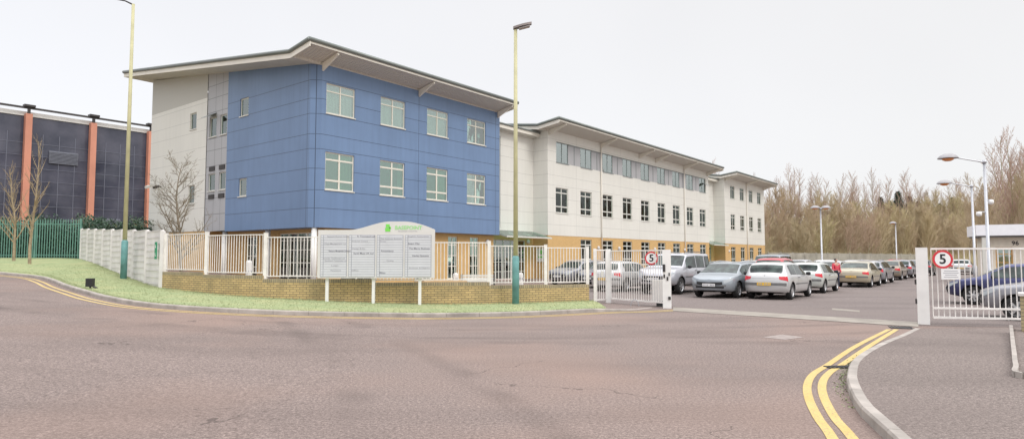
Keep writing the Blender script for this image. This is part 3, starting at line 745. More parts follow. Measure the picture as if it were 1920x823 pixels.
# --- roofs: upturned front eave, rising to the back
def roof(x0, x1, ya, za, back, zback, bx=0, first=False):
    """profile in (y,z): front lip (ya,za), valley at y=.25, rising to the back"""
    T = .16; top = [(ya,za),(.25,za-.28),(back,zback)]
    rb = MB()
    for (p, q) in zip(top, top[1:]): rb.face([(x0,p[0],p[1]),(x1,p[0],p[1]),(x1,q[0],q[1]),(x0,q[0],q[1])])
    rb.build('roof', M['roof'], BLD)
    eb = MB(); r = .11                                  # rolled metal edge
    for x in (x0, x1): eb.tube([(x,p[0],p[1]-.02) for p in top], [r]*3, 10)
    eb.tube([(x0,ya,za-.02),(x1,ya,za-.02)], [r]*2, 10); eb.tube([(x0,back,zback-.02),(x1,back,zback-.02)], [r]*2, 10)
    eb.build('roof_edge', M['roof'], BLD, smooth=True)
    fb = MB(); H_ = .30
    for x, s in ((x0,1),(x1,-1)):
        for (p, q) in zip(top, top[1:]): fb.obox((x+s*.02,p[0]+.0,p[1]-.08-H_), (s*.05,0,0), (0,q[0]-p[0],q[1]-p[1]), (0,0,H_ if p is not top[0] else H_))
    fb.obox((x0+.08,ya+.02,za-.07-.16), (x1-x0-.16,0,0), (0,.05,0), (0,0,.16))
    fb.build('fascia', M['fascia'], BLD)
    sb = MB(); sb.face([(x0+.08,ya+.07,za-.2),(x1-.08,ya+.07,za-.2),(x1-.08,.02,za-.50),(x0+.08,.02,za-.50)]); sb.face([(x0+.08,.015,za-.50),(x1-.08,.015,za-.50),(x1-.08,.015,za-.66),(x0+.08,.015,za-.66)]); sb.build('eaves_soffit', M['soffit'], BLD)
    sb = MB()
    sl = (zback-(za-.28))/(back-.25)
    sb.face([(x0+.07,.02,za-.64),(x0+.07,back,zback-.38),(x0+3,back,zback-.38),(x0+3,.02,za-.64)]); sb.build('verge_soffit', M['soffitp'], BLD)
def bracket(x, ya, za):
    b = MB(); b.box((x-.05,-.06,za-.95), (x+.05,-.003,za-.52)); w = .05
    A = [(-.02,za-.95),(-.02,za-.55),(ya+.12,za-.25),(ya+.12,za-.36)]
    b.face([(x-w,y,z) for y, z in A]); b.face([(x+w,y,z) for y, z in reversed(A)])
    for i in range(4): p, q = A[i], A[(i+1)%4]; b.face([(x-w,p[0],p[1]),(x-w,q[0],q[1]),(x+w,q[0],q[1]),(x+w,p[0],p[1])])
    b.build('bracket', M['fascia'], BLD)
roof(-1.35, 15.3, -1.45, 12.38, 21.4, 14.9)
for x in (.45, 7.33, 14.85): bracket(x, -1.45, 12.38)
roof(19.9, 54.0, -1.75, 12.1, 16, 13.9)
for x in (21.1, 28.9, 36.2, 39.7, 46.6, 53.3): bracket(x, -1.75, 12.1)
roof(58.4, 75.2, -1.75, 12.1, 16, 13.9)
for x in (59.2, 67.0, 74.3): bracket(x, -1.75, 12.1)
for x in (28.9, 46.6, 67.0): b = MB(); b.tube([(x,-.09,.1),(x,-.09,11.2)], [.055,.055], 10); b.build('rain_pipe', M['fascia'], BLD, smooth=True)
# link roofs
for a, c in ((15.1,20.88),(53.75,58.88)):
    b = MB(); b.box((a,.75,11.05), (c,.83,11.3)); b.build('fascia', M['fascia'], BLD)
    b = MB(); b.face([(a,.8,11.05),(c,.8,11.05),(c,1.4,11.0),(a,1.4,11.0)]); b.build('verge_soffit', M['soffitp'], BLD)
    b = MB(); b.face([(a,.72,11.32),(c,.72,11.32),(c,14,13.2),(a,14,13.2)]); b.tube([(a,.72,11.36),(c,.72,11.36)], [.07,.07], 8); b.build('roof', M['roof'], BLD)
# round wall lights, sign plates
for x, y, z in [(14.35,.5,2.72),(20.2,1.37,2.85)]+[(24.8+3.62*i*1.0,-.02,2.45) for i in (1,2,4,6)]+[(60.2,0,2.4)]:
    b = MB(); b.lathe([(0,-.1),(.10,-.09),(.15,-.05),(.17,0),(.17,.04)], (x,y-.02,z), 18, axis='y'); b.build('wall_light', M['board'], BLD, smooth=True)
b = MB(); b.box((20.88,.25,1.3), (20.905,1.1,2.35)); 
o = b.build('notice_board', M['signwhite'], BLD)
b = MB(); b.box((20.862,.55,1.9), (20.878,.8,2.2)); b.box((20.862,.45,1.62), (20.878,.9,1.72)); b.build('emblem', M['lime'], o)
# security cameras on end wall
for s, z in ((19.2,6.6),(17.9,6.5)):
    b = MB(); b.beam((0,s,z), (-.4,s,z+.05), .06,.06); b.beam((-.25,s-.05,z), (-.6,s-.3,z-.12), .16,.16); b.build('security_camera', M['dark'] if s < 18.5 else M['framew'], BLD)

# ------------------------------------------------------------------ dark glass building, left background
P0 = Vector(((280-960)/F_PX*70, 70.0)); DB = MB()
def kpx(px): r = (px-960)/F_PX; return (r*P0.y-P0.x)/(FD.x-r*FD.y)    # distance along facade from P0 (negative to the left)
db = thing('glass_building', 'dark glass building with orange columns behind the hedge', 'building', (P0.x, P0.y, 0), BANG)
kl = kpx(-330); ZT = 15.3; ZB = 4.3; Z0 = 1.2
b = MB(); b.box((kl,0,ZB), (9,25,ZT)); b.build('glass_facade', M['dglass'], db)
b = MB(); b.box((kl-.1,-.12,ZT), (9.1,25,ZT+.42)); b.build('parapet', M['white'], db)
b = MB(); b.box((kl-.1,-.25,Z0), (9,24,ZB)); b.build('base_wall', M['concrete'], db)
b = MB(); b.box((kl,-.72,ZT+.62), (9.2,-.5,ZT+.8)); b.build('roof_beam', M['dark'], db)
cols = [kpx(p) for p in (272,163,40,-112,-300)]
for k in cols:
    b = MB(); b.box((k-.27,-.8,Z0), (k+.27,-.2,ZT+.15)); b.build('column', M['orange'], db)
    b = MB(); b.box((k-.1,-.75,ZT+.15), (k+.1,-.45,ZT+.75)); b.box((k-.45,-.95,ZT+.8), (k+.45,-.3,ZT+1.0)); b.build('column_cap', M['dark'], db)
b = MB()
ks = sorted(cols)+[cols[0]+6.2]
for a, c in zip(ks, ks[1:]):
    for i in range(1, 4): k = a+(c-a)*i/4; b.box((k-.03,-.04,ZB), (k+.03,-.002,ZT-1.6))
z = ZB+1.1
while z < ZT-1.5: b.box((kl,-.035,z-.025), (9,-.003,z+.025)); z += 1.22
b.build('mullion', M['mull'], db)
for a, c, z0, z1 in ((cols[2]+1.9,cols[2]+4.4,11.0,12.2),(cols[1]+1.6,cols[1]+3.0,4.6,5.7)):
    b = MB(); n_ = 9
    for i in range(n_): z = z0+(z1-z0)*i/n_; b.obox((a,-.06,z), (c-a,0,0), (0,-.1,-.05), (0,.0,.07))
    b.box((a,-.055,z0), (c,-.045,z1)); b.build('louvre', M['louvre'], db)

# ------------------------------------------------------------------ portable office at right
p = Vector(((1834-960)/F_PX*42, 42)); pb = thing('low_building', 'low cream single-storey building with white fascia numbered 96 at the right edge', 'building', (p.x, p.y, 0), R(-27))
b = MB(); holes = [(.9,1.8,0.1,2.3),(2.4,4.6,.9,2.2),(6.2,8.2,.9,2.2)]
wall_holes(b, 0.3, 14, -.1, 2.95, holes, front(0), .15); b.face([(.3,0,-.1),(.3,2.4,-.1),(.3,2.4,2.95),(.3,0,2.95)]); b.build('wall', simple('cream_render', (.78,.71,.60), .8), pb)
b = MB(); b.box((-.2,-.7,3.05), (14.2,2.6,3.75)); b.build('fascia', simple('pale_fascia_panel', (.88,.88,.92), .4, var=.03), pb)
b = MB(); b.box((-.1,-.6,2.96), (14.1,2.5,3.04)); b.build('soffit_strip', M['trim'], pb)
b = MB(); b.box((.1,-.62,-.1), (.35,-.4,2.95)); b.build('column', M['framew'], pb)
window('tall', .9, 2.2, (.9,0,.1), fmat=simple('orange_door_frame', (.65,.35,.10), .5), parent=pb); window('three', 2.2, 1.3, (2.4,0,.9), parent=pb); window('three', 2.0, 1.3, (6.2,0,.9), parent=pb)
b = MB(); b.face([(.4,2,0),(13.9,2,0),(13.9,2,2.9),(.4,2,2.9)]); b.build('room_wall', M['obrick'], pb)
text_obj('number_sign', '96', .38, M['signblack'], pb, (1.95,-.012,2.55), (R(90),0,0), .008, bold=.004)

# ------------------------------------------------------------------ big name board
NB = thing('sign_board', 'wide grey directory board with a wavy top edge on three white legs', 'sign', (0,0,0))
bp = Vector((-4.32, 20.28)); bw = 3.72; z0, z1 = .99, 2.52
def top_edge(u):   # u 0..1
    return z1 + .27*sstep(.26,.62,u) - (.03*0 + .26*max(0,(u-.74)/.26)**1.7)
NB.location = (bp.x, bp.y, 0); NB.rotation_euler = (0,0,R(0))
b = MB(); K = 40; ft = []; 
for i in range(K+1): ft.append((-bw/2+bw*i/K, top_edge(i/K)))
fr = [(-bw/2, z0), (bw/2, z0)]+ft[::-1]
b.face([(x,-.04,z) for x, z in fr]); b.face([(x,.04,z) for x, z in fr[::-1]])
for i in range(len(fr)): p, q = fr[i], fr[(i+1)%len(fr)]; b.face([(p[0],-.04,p[1]),(p[0],.04,p[1]),(q[0],.04,q[1]),(q[0],-.04,q[1])])
b.build('board', M['board'], NB)
for x in (-1.58, -.10, 1.38):
    zz = vz(bp.x+x, bp.y+.1)-.15; b = MB(); b.box((x-.045,.045,zz), (x+.045,.13,2.3)); b.build('leg', M['white'], NB)
sl = MB(); ga = MB(); cw = bw/4-.04; rows = 17; rh = (2.38-z0-.08)/rows
for c in range(4):
    xx = -bw/2+.1+c*(bw-.14)/4
    for r_ in range(rows):
        z = z0+.05+r_*rh
        sl.box((xx+.09,-.052,z+.006), (xx+.09+cw-.17,-.041,z+rh-.006)); sl.box((xx,-.052,z+.006), (xx+.07,-.041,z+rh-.006))
    ga.box((xx-.015,-.046,z0+.04), (xx+cw-.06,-.0405,z0+.06+rows*rh))
sl.build('name_slat', M['slat'], NB); ga.build('slat_frame', M['slatline'], NB)
# tenant names as they can be made out: (column, row from the top, text, darkness, offset)
names = [(0,0,'Basepoint Business Centres',0,.5),(0,3,'Asset Management Ltd',0,.5),(0,6,'Resource Management Solutions',1,.5),(0,9,'Rowan Technical Ltd',0,.42),(0,10,'Southern Contracts Ltd',0,.45),(0,12,'Lorain',0,.5),(0,14,'Paramount',0,.55),
         (1,0,'R. Townsend Ltd',1,.62),(1,2,'Andover Centre',0,.35),(1,5,'Design & Co',0,.3),(1,7,'Earth Moss UK Ltd',1,.52),(1,14,'Office',0,.15),
         (2,1,'The Andover Business',0,.45),(2,2,'Group',0,.12),(2,6,'Accountancy',1,.32),(2,10,'Cosine',0,.45),(2,15,'Bliss',1,.1),
         (3,0,'English Associates',0,.45),(3,3,'Smart Clay',1,.25),(3,5,'The Mercy Business',1,.5),(3,8,'Harley Systems',1,.55),(3,13,'Andover & District',0,.5)]
for c, r_, s, dk, off in names:
    z = z0+.05+(rows-.5-r_)*rh; xx = -bw/2+.1+c*(bw-.14)/4+.09+(cw-.17)*off
    xx = max(xx, -bw/2+.1+c*(bw-.14)/4+.09+len(s)*.0175) ; text_obj('name_lettering', s, .075 if dk else .06, M['txt'] if dk else M['txtf'], NB, (xx,-.054,z), (R(90),0,0), .001, bold=.0006, maxw=min(cw-.2, len(s)*.037))
text_obj('logo_lettering', 'BASEPOINT', .17, M['limef'], NB, (1.02,-.046,2.585), (R(90),0,0), .002, maxw=.86, bold=.003)
text_obj('logo_lettering', 'Business Centres', .05, M['txtf'], NB, (1.0,-.046,2.48), (R(90),0,0), .001, maxw=.6)
b = MB(); b.box((.30,-.05,2.60), (.42,-.042,2.70)); b.box((.28,-.05,2.47), (.44,-.042,2.585)); b.box((.40,-.05,2.56), (.46,-.0405,2.62)); b.build('logo', M['lime'], NB)

# ------------------------------------------------------------------ gates, posts, speed signs
def speed_sign(parent, loc, rz, d=.45):
    b = MB(); b.lathe([(0,-.012),(d*.39,-.012),(d*.39,0)], (0,0,0), 32, axis='y'); 
    r = MB(); r.lathe([(d*.39,-.010),(d*.40,-.014),(d*.5,-.014),(d*.5,.006),(0,.006)], (0,0,0), 32, axis='y')
    s = r.build('speed_sign', M['signred'], parent, loc=loc, rot=(0,0,rz)); b.build('disc', M['signwhite'], s)
    text_obj('numeral', '5', d*.74, M['signblack'], s, (0,-.016,-.005), (R(90),0,0), .001, bold=.006); return s
def bars(p, q, z0, z1, name, parent, n=None, low=None, gap=.125):
    b = MB(); p = Vector(p); q = Vector(q); L_ = (q-p).length; n = n or int(L_/gap)
    for z in ([z0, z1-.02] + ([low] if low else [])): b.beam((p.x,p.y,z), (q.x,q.y,z), .05, .045 if z != z0 else .05)
    for i in range(n+1): w = p.lerp(q, i/n); b.tube([(w.x,w.y,z0), (w.x,w.y,z1-.02)], [.0125,.0125], 6)
    return b.build(name, M['railing'], parent)
gp = thing('pedestrian_gate', 'narrow white barred side gate at the end of the brick wall', 'gate')
bars((2.98,22.95), (3.42,23.3), .12, 1.93, 'gate_leaf', gp, 5)
b = MB(); b.box((2.93,22.85,0), (3.03,22.95,1.96)); b.build('post', M['railing'], gp)
b = MB(); b.box((3.22,23.02,.95), (3.3,23.1,1.15)); b.build('lock_box', M['framew'], gp)
ga_ = thing('entrance_gate', 'white barred gate panel with a 5 speed sign left of the entrance', 'gate')
b = MB(); b.box((3.42,23.18,0), (3.60,23.36,1.95)); b.build('post', M['white'], ga_)
bars((3.62,23.15), (5.0,21.05), .16, 1.9, 'gate_leaf', ga_, 22)
d = (Vector((5.0,21.05))-Vector((3.62,23.15))).normalized(); sg = Vector((3.62,23.15)).lerp(Vector((5.0,21.05)), .80)+Vector((d.y,-d.x))*-.0
ss = speed_sign(ga_, (sg.x-.03,sg.y-.06,1.62), R(-22))
gpst = thing('gate_post', 'thick white box post at the left side of the car park entrance', 'post', (5.06,20.85,0), R(-14))
b = MB(); b.box((-.13,-.12,-.05), (.14,.12,1.9)); b.build('post', M['white'], gpst)
b = MB(); pass
for q_ in (((-.125,-.15,1.18),(-.04,-.122,1.42)),((.0,-.15,.9),(.05,-.122,1.02)),((.06,-.15,1.05),(.1,-.122,1.15)),((-.1,-.14,.98),(-.05,-.122,1.1)),((.04,-.15,.28),(.12,-.122,.38))): b = MB(); b.box(*q_); b.build('lock', M['dark'], gpst)
mb = thing('motor_cabinet', 'cream gate motor cabinet behind the left gate panel', 'cabinet', (5.0,21.6,0), R(-20))
b = MB(); b.box((-.24,-.16,.18), (.24,.16,.85)); b.build('casing', M['board'], mb); b = MB(); b.box((-.1,-.14,0), (.1,.14,.18)); b.build('foot', M['black'], mb); b = MB(); b.box((-.24,-.16,.85), (.24,.16,.88)); b.build('lid', M['framew'], mb)
hp = thing('hoop_guard', 'small bent metal hoop on the ground by the left gate panel', 'hoop', (4.15,21.6,0), R(-20))
b = MB(); b.tube([(-.14,0,0),(-.11,0,.14),(-.04,0,.22),(.04,0,.22),(.11,0,.14),(.14,0,0)], [.014]*6, 6); b.build('bar', M['galv'], hp)
g2 = thing('gate_post', 'thick white box post at the right side of the car park entrance', 'post', (10.20,15.85,0), R(-31))
b = MB(); b.box((-.125,-.11,-.05), (.125,.11,1.89)); b.build('post', M['white'], g2)
for z in (.5,.98): b = MB(); b.box((-.165,-.06,z), (-.127,.0,z+.12)); b.build('lock', M['dark'], g2)
g3 = thing('entrance_gate', 'white barred gate panel with a 5 speed sign and notice right of the entrance', 'gate')
A_, B_ = (10.42,15.82), (12.55,15.35)
bars(A_, B_, .17, 1.88, 'gate_leaf', g3, 18, low=.40)
speed_sign(g3, (10.62,15.70,1.60), R(-12))
b = MB(); b.box((-.21,-.012,-.13), (.21,0,.13)); pl = b.build('notice_plate', M['signwhite'], g3, loc=(10.78,15.66,1.24), rot=(0,0,R(-12)))
b = MB()
for k_, w_ in enumerate((.15,.17,.13,.16)): b.box((-w_,-.015,.07-k_*.05), (w_,-.0125,.085-k_*.05))
b.build('notice_lines', M['txtf'], pl)
pr = thing('brick_pier', 'buff brick pier at the right edge beside the gate', 'pier', (10.50,13.2,0), R(-38))
b = MB(); b.box((0,-.15,-.05), (.5,.3,.86)); b.build('brickwork', brick('pier_brick', ((.46,.38,.22),(.38,.31,.18)), (.2,.18,.13)), pr)
b = MB(); b.box((-.03,-.18,.86), (.53,.33,.92)); b.build('cap', M['concrete'], pr)
ED = catmull([G(*q_, .1) for q_ in ((1896,617),(1899,645),(1902,670),(1905.5,695),(1919,711))]+[Vector((7.6,8.2)),Vector((8.0,6)),Vector((9,2))], 5)
b = MB()
for p, q in zip(ED, ED[1:]): b.beam((p.x,p.y,.12), (q.x,q.y,.12), .06, .14)
struct(b.build('edging', M['kerb']))
b = MB()
for p, q in zip(ED, ED[1:]): b.face([(p.x+.03,p.y,.135),(q.x+.03,q.y,.135),(q.x+5,q.y,.135),(p.x+5,p.y,.135)])
struct(b.build('planting_bed', M['pave']))

# ------------------------------------------------------------------ lamp columns
def street_lamp(x, y, h, hb, label, r0, arm):
    z0 = vz(x, y)-.05 if x < 5 else 0
    t = thing('street_lamp', label, 'street lamp', (x, y, z0), group='cream street lamps with teal bases')
    b = MB(); b.tube([(0,0,-.1),(0,0,hb-.06),(0,0,hb)], [r0,r0,r0*.72], 16); b.build('base', M['polebase'], t, smooth=True)
    b = MB(); b.tube([(0,0,hb-.01),(0,0,h)], [r0*.68,r0*.48], 16); b.build('pole', M['pole'], t, smooth=True)
    b = MB()
    if arm == 'long':
        b.tube([(0,0,h-.03),(-.35,0,h+.14),(-1.3,-.1,h+.30)], [.035,.03,.03], 8); b.build('arm', M['dark'], t)
        hx, hz = -1.3, h+.3
    else: hx, hz = 0, h
    b = MB(); n_ = 10; s = 1 if arm != 'long' else -1
    for i in range(n_+1):
        f_ = i/n_; wd = .13*math.sin(math.pi*min(1, .12+f_*.82))**.6
        b.v += [(hx+s*(-.08+.62*f_), -wd, hz+.02+.16*f_), (hx+s*(-.08+.62*f_), -wd*.7, hz+.10+.17*f_), (hx+s*(-.08+.62*f_), wd*.7, hz+.10+.17*f_), (hx+s*(-.08+.62*f_), wd, hz+.02+.16*f_)]
    for i in range(n_):
        for k in range(4): a = i*4+k; c = i*4+(k+1)%4; b.f.append((a, c, c+4, a+4)); b.m.append(0)
    b.f += [(0,1,2,3), tuple(n_*4+k for k in (3,2,1,0))]; b.m += [0,0]
    b.build('lantern', M['lampshell'], t, smooth=False, recalc=True)
    b = MB(); b.obox((hx+s*.12,-.09,hz+.045), (s*.36,0,.095), (0,.18,0), (0,0,-.035)); b.build('bowl', M['lens_d'], t, recalc=True)
    return t
street_lamp(.12, 20.95, 9.2, 1.62, 'tall cream street lamp with teal base in front of the entrance canopy', .115, 'short')
street_lamp(-16.15, 26.5, 11.7, 1.65, 'taller cream street lamp with teal base by the concrete fence', .125, 'long')
def carpark_lamp(x, y, h, heads, label, scale=1):
    t = thing('car_park_lamp', label, 'lamp post', (x, y, 0), group='grey car park lamps')
    b = MB(); b.tube([(0,0,0),(0,0,1.1),(0,0,1.15),(0,0,h)], [.11,.11,.075,.06], 14); b.tube([(0,0,h-.05),(0,0,h+.1)], [.09,.09], 12); b.build('pole', M['galv'], t, smooth=True)
    for dx, L_ in heads:
        b = MB(); b.tube([(0,0,h),(dx*L_,0,h+.12+.08*L_)], [.035,.03], 8); b.build('arm', M['galv'], t)
        c = (dx*(L_+.32),0,h+.12+.08*L_); q = MB(); q.lathe([(.42,-.05),(.40,-.01),(.33,.07),(.2,.15),(0,.18)], c, 24); q.lathe([(0,-.06),(.42,-.05)], c, 24); hd_ = q.build('lantern', M['lampgrey'], t, smooth=True)
        q = MB(); q.lathe([(.24,-.065),(.22,-.12),(.12,-.17),(0,-.18)], c, 20); q.build('bowl', M['orangelens'], hd_, smooth=True)
    return t
carpark_lamp((1852-960)/F_PX*29, 29, 6.0, [(-1,1.35)], 'nearest grey car park lamp at the right, with one long arm', 1)
carpark_lamp((1826-960)/F_PX*39, 39, 6.0, [(-1,1.35)], 'second grey car park lamp behind the nearest, by the low building')
carpark_lamp((1540-960)/F_PX*56, 56, 5.9, [(-1,.15),(1,.15)], 'grey twin-headed car park lamp in the middle of the parked cars')
carpark_lamp((1680-960)/F_PX*81, 81, 5.9, [(-1,.0)], 'farthest grey car park lamp in front of the wood')
# cctv on the nearest lamp
cc = thing('security_camera', 'white dome cameras on the nearest car park lamp', 'camera', ((1852-960)/F_PX*29, 29, 0))
for dx, z in ((.22,4.15),(-.35,3.6)):
    b = MB(); b.beam((0,0,z+.12), (dx,0,z+.12), .05,.05); b.build('arm', M['galv'], cc); b = MB(); b.lathe([(0,.14),(.1,.12),(.12,.02),(.1,-.06),(0,-.1)], (dx,0,z), 14); b.build('dome', M['white'], cc, smooth=True)
# small things on the verge and forecourt
up = thing('ground_spotlight', 'small black spotlight standing on the grass verge', 'spotlight', (*( (-.664*31.0, 31.0) if False else (G(170,521,.95).x, G(170,521,.95).y)), 0))
up.location.z = vz(up.location.x, up.location.y)
b = MB(); b.box((-.12,-.08,.05), (.1,.08,.33)); b.build('housing', M['black'], up); b = MB(); b.tube([(0,0,-.05),(0,0,.1)], [.03,.03], 8); b.beam((.1,0,.06), (.22,0,.0), .12,.03); b.build('stand', M['dark'], up)
pp = Vector((-12.95,23.55)).lerp(Vector((-25.6,37.8)), .02)
sg_ = thing('safety_sign', 'small green safety sign on the near end of the concrete fence', 'sign', (-13.2,23.68,1.9), math.atan2(-(37.8-23.55), 12.65))
b = MB(); b.box((-.18,-.06,-.32), (.1,-.035,.32)); b.build('plate', M['signgreen'], sg_)
b = MB()
for z in (.16,-.15):
    b.box((-.10,-.066,z-.06), (-.05,-.061,z+.06)); b.box((-.02,-.066,z-.06), (.03,-.061,z-.02))
b.build('symbol', M['signwhite'], sg_)
for i, (px, dd, lb) in enumerate(((468,23.5,'white bollard behind the left part of the railing'),(855,24.5,'white bollard between the tall ground-floor windows'),(976,25,'white bollard just right of the middle street lamp'))):
    X = (px-960)/F_PX*dd; t = thing('bollard', lb, 'bollard', (X, dd, g(X)), group='white forecourt bollards')
    b = MB(); b.lathe([(.11,0),(.11,.95+.2*(i==0)),(.09,1.03+.2*(i==0)),(0,1.06+.2*(i==0))], (0,0,0), 16); b.build('post', M['board'], t, smooth=True)
    b = MB(); b.lathe([(.114,.78),(.114,.86)], (0,0,0), 16); b.build('band', M['galv'], t)
bn = thing('picnic_bench', 'wooden picnic bench behind the wall right of the directory board', 'bench', ((836-960)/F_PX*24, 24, 0), R(8))
b = MB()
for k in range(4): b.box((-.8,-.35+k*.18,.72), (.8,-.2+k*.18,.76))
b.build('tabletop', M['wood'], bn)
for s in (-1, 1):
    b = MB(); b.box((-.8,s*.7-.12,.42), (.8,s*.7+.12,.46)); b.build('seat', M['wood'], bn)
    b = MB(); b.beam((s*.6,-.75,0), (s*.6,-.1,.72), .05,.09); b.beam((s*.6,.75,0), (s*.6,.1,.72), .05,.09); b.beam((s*.6,-.7,.38), (s*.6,.7,.38), .05,.08); b.build('leg', M['wood'], bn)
bn = thing('slatted_bench', 'grey slatted bench against the wall left of the entrance', 'bench', ((898-960)/F_PX*27, 27, 0), R(12))
b = MB()
for k in range(4): b.box((-.75,.22,.5+k*.11), (.75,.25,.58+k*.11))
b.build('backrest', M['framew'], bn); b = MB()
for k in range(4): b.box((-.75,-.22+k*.11,.43), (.75,-.14+k*.11,.46))
b.build('seat', M['framew'], bn)
for s in (-1, 1): b = MB(); b.box((s*.7-.03,-.2,0), (s*.7+.03,.24,.43)); b.box((s*.7-.03,.19,.43), (s*.7+.03,.22,.95)); b.build('leg', M['dark'], bn)
st_ = thing('stone_planter', 'low pinkish stone planter by the entrance doors', 'planter', ((937-960)/F_PX*28, 28, 0), R(5))
b = MB(); b.box((-.5,-.25,0), (.5,.25,.62)); b.build('trough', M['stone'], st_); b = MB(); b.box((-.54,-.29,.62), (.54,.29,.7)); b.build('rim', M['stone'], st_)

# ------------------------------------------------------------------ trees
def grow(rr, h, r0, spread, lev, nb, up, first=.3, segs=7, curve=.12, n0=8, tmin=.0045, lenf=.5):
    tr, tw = MB(), MB()
    def br(p, d, L_, r, l):
        k = segs if l == 0 else max(3, segs-1-l); pts = [p]; rs = [r]; dd = d.copy()
        for i in range(k):
            dd = (dd+Vector((rr.gauss(0,curve), rr.gauss(0,curve), rr.gauss(0,curve)+up*(.0 if l == 0 else .12)))).normalized()
            pts.append(pts[-1]+dd*L_/k); rs.append(max(tmin*.5, r*(1-(i+1)/k*.85)))
        (tr if l == 0 else tw).tube(pts, rs, n0 if l == 0 else (5 if l == 1 else 3), cap=False)
        if l >= lev: return
        m_ = nb[l]
        for j in range(m_):
            f_ = (first if l == 0 else .15)+(1-(first if l == 0 else .15))*(j+rr.random())/m_; f_ = min(.98, f_)
            q = f_*k; i = min(k-1, int(q)); pos = pts[i].lerp(pts[i+1], q-i)
            ax = (pts[i+1]-pts[i]).normalized(); a = rr.random()*6.283; o = ax.orthogonal().normalized(); o = Matrix.Rotation(a, 3, ax) @ o
            ang = spread*rr.uniform(.7,1.25); nd = (ax*math.cos(ang)+o*math.sin(ang)); nd.z += up*.3; nd.normalize()
            LL = L_*lenf*(1.15-f_*.75 if l == 0 else 1.0-.45*f_)*rr.uniform(.7,1.2)
            br(pos, nd, LL, max(tmin, rs[i]*(.5 if l == 0 else .6)), l+1)
    br(Vector((0,0,-.1)), Vector((0,0,1)), h, r0, 0)
    return tr, tw
def tree(name, label, cat, loc, bm_, tm, args, group=None, seed=1, rz=0):
    t = thing(name, label, cat, loc, rz, group); tr, tw = grow(random.Random(seed), **args)
    tr.build('trunk', bm_, t, smooth=True); tw.build('crown', tm, t); return t
tree('bare_tree', 'leafless tree with upswept twigs in front of the cream end wall', 'tree', ((343-960)/F_PX*29, 29, g(-15)), M['bark'], M['twig'],
     dict(h=5.7, r0=.085, spread=R(50), lev=3, nb=[30,9,7], up=.38, first=.16, tmin=.0062, lenf=.38, curve=.06), seed=12)
tree('slim_bare_tree', 'slim leafless sapling, the right of two on the far grass', 'tree', (-25.0, 33.0, vz(-25,33)-.05), M['barkp'], M['twigp'],
     dict(h=6.6, r0=.08, spread=R(36), lev=3, nb=[26,6,4], up=.5, first=.2, tmin=.0035, lenf=.27, curve=.04), 'slim leafless trees on the far grass', 9)
tree('slim_bare_tree', 'slim leafless sapling, the left of two on the far grass', 'tree', (-27.4, 35.0, vz(-27.4,35)-.05), M['barkp'], M['twigp'],
     dict(h=5.2, r0=.08, spread=R(36), lev=3, nb=[26,7,4], up=.55, first=.2, tmin=.004, lenf=.34, curve=.05), 'slim leafless trees on the far grass', 15)

# woodland
def proto_tree(args, seed, bm_, tm):
    tr, tw = grow(random.Random(seed), **args)
    a = tr.build('trunk', bm_, None, smooth=True); c = tw.build('crown', tm, None); da, dc = a.data, c.data
    bpy.data.objects.remove(a); bpy.data.objects.remove(c); return da, dc
willow = [proto_tree(dict(h=9.5, r0=.16, spread=R(32), lev=3, nb=[20,11,10], up=.38, first=.03, tmin=.017, lenf=.55, curve=.06, n0=5), 30+i, M['wt_trunk'], M['wt_olive']) for i in range(5)]
tall = [proto_tree(dict(h=16, r0=.15, spread=R(34), lev=3, nb=[48,11,6], up=.42, first=.12, tmin=.014, lenf=.27, curve=.035, n0=5), 60+i, M['wt_trunk'], M['wt_pink']) for i in range(5)]
def conifer(rr):
    tr, tw = MB(), MB(); tr.tube([(0,0,0),(0,0,12)], [.2,.03], 6)
    for i in range(2600):
        z = rr.uniform(2.5,12.2); rad = (12.5-z)*.34*rr.uniform(.2,1); a = rr.random()*6.28; c = Vector((math.cos(a)*rad, math.sin(a)*rad, z-rad*.25)); o = Vector((math.cos(a),math.sin(a),-.35)).normalized(); s = Vector((-o.y,o.x,0))
        tw.face([c-s*.2, c-o*.6, c+s*.2, c+o*.7])
    a = tr.build('trunk', M['bark']); c = tw.build('crown', M['conifer']); da, dc = a.data, c.data; bpy.data.objects.remove(a); bpy.data.objects.remove(c); return da, dc
con = [conifer(random.Random(80+i)) for i in range(2)]
tr_r = random.Random(21)
def place_tree(pr, name, label, cat, group, n_off, along, sc, zs=1.0):
    # along the wood edge: unit vector (.908,.42), normal (-.42,.908)
    x = 36.5+.908*along-.42*n_off; y = 91+.42*along+.908*n_off
    t = thing(name, label, cat, (x, y, terr(x, y)-.1), tr_r.random()*6.28, group); t.scale = (sc, sc, sc*zs)
    link('trunk', pr[0], t); link('crown', pr[1], t)
LW = ['olive-brown leafless bushy tree at the front edge of the wood behind the far fence','olive leafless bushy tree in the second rank of the wood behind the far fence','olive-brown leafless bushy tree standing deep in the wood, half hidden']
for row, (no, step, sc) in enumerate(((5,2.7,.84),(10,3.0,1.02),(17,3.2,1.16))):
    a = -6.0+row
    while a < 108:
        place_tree(tr_r.choice(willow), 'bushy_tree', LW[row], 'tree', ['bushy trees at the front of the wood','bushy trees in the second rank of the wood','bushy trees deep in the wood'][row], no+tr_r.uniform(-1.8,1.8), a+tr_r.uniform(-1,1), sc*(.76+.24*min(1,a/30))*tr_r.uniform(.8,1.12)); a += step
a = -5.0
while a < 108:
    place_tree(tr_r.choice(tall), 'slender_tree', 'mid-height slender reddish-brown leafless tree between the bushy trees of the wood', 'tree', 'mid-height slender trees in the wood', 13.5+tr_r.uniform(-2,2), a+tr_r.uniform(-1,1), (.50+.12*min(1,a/30))*tr_r.uniform(.85,1.1)); a += 2.6
LT = ['tall slender brown leafless tree rising above the wood','tall slender brown leafless tree at the far back of the wood']
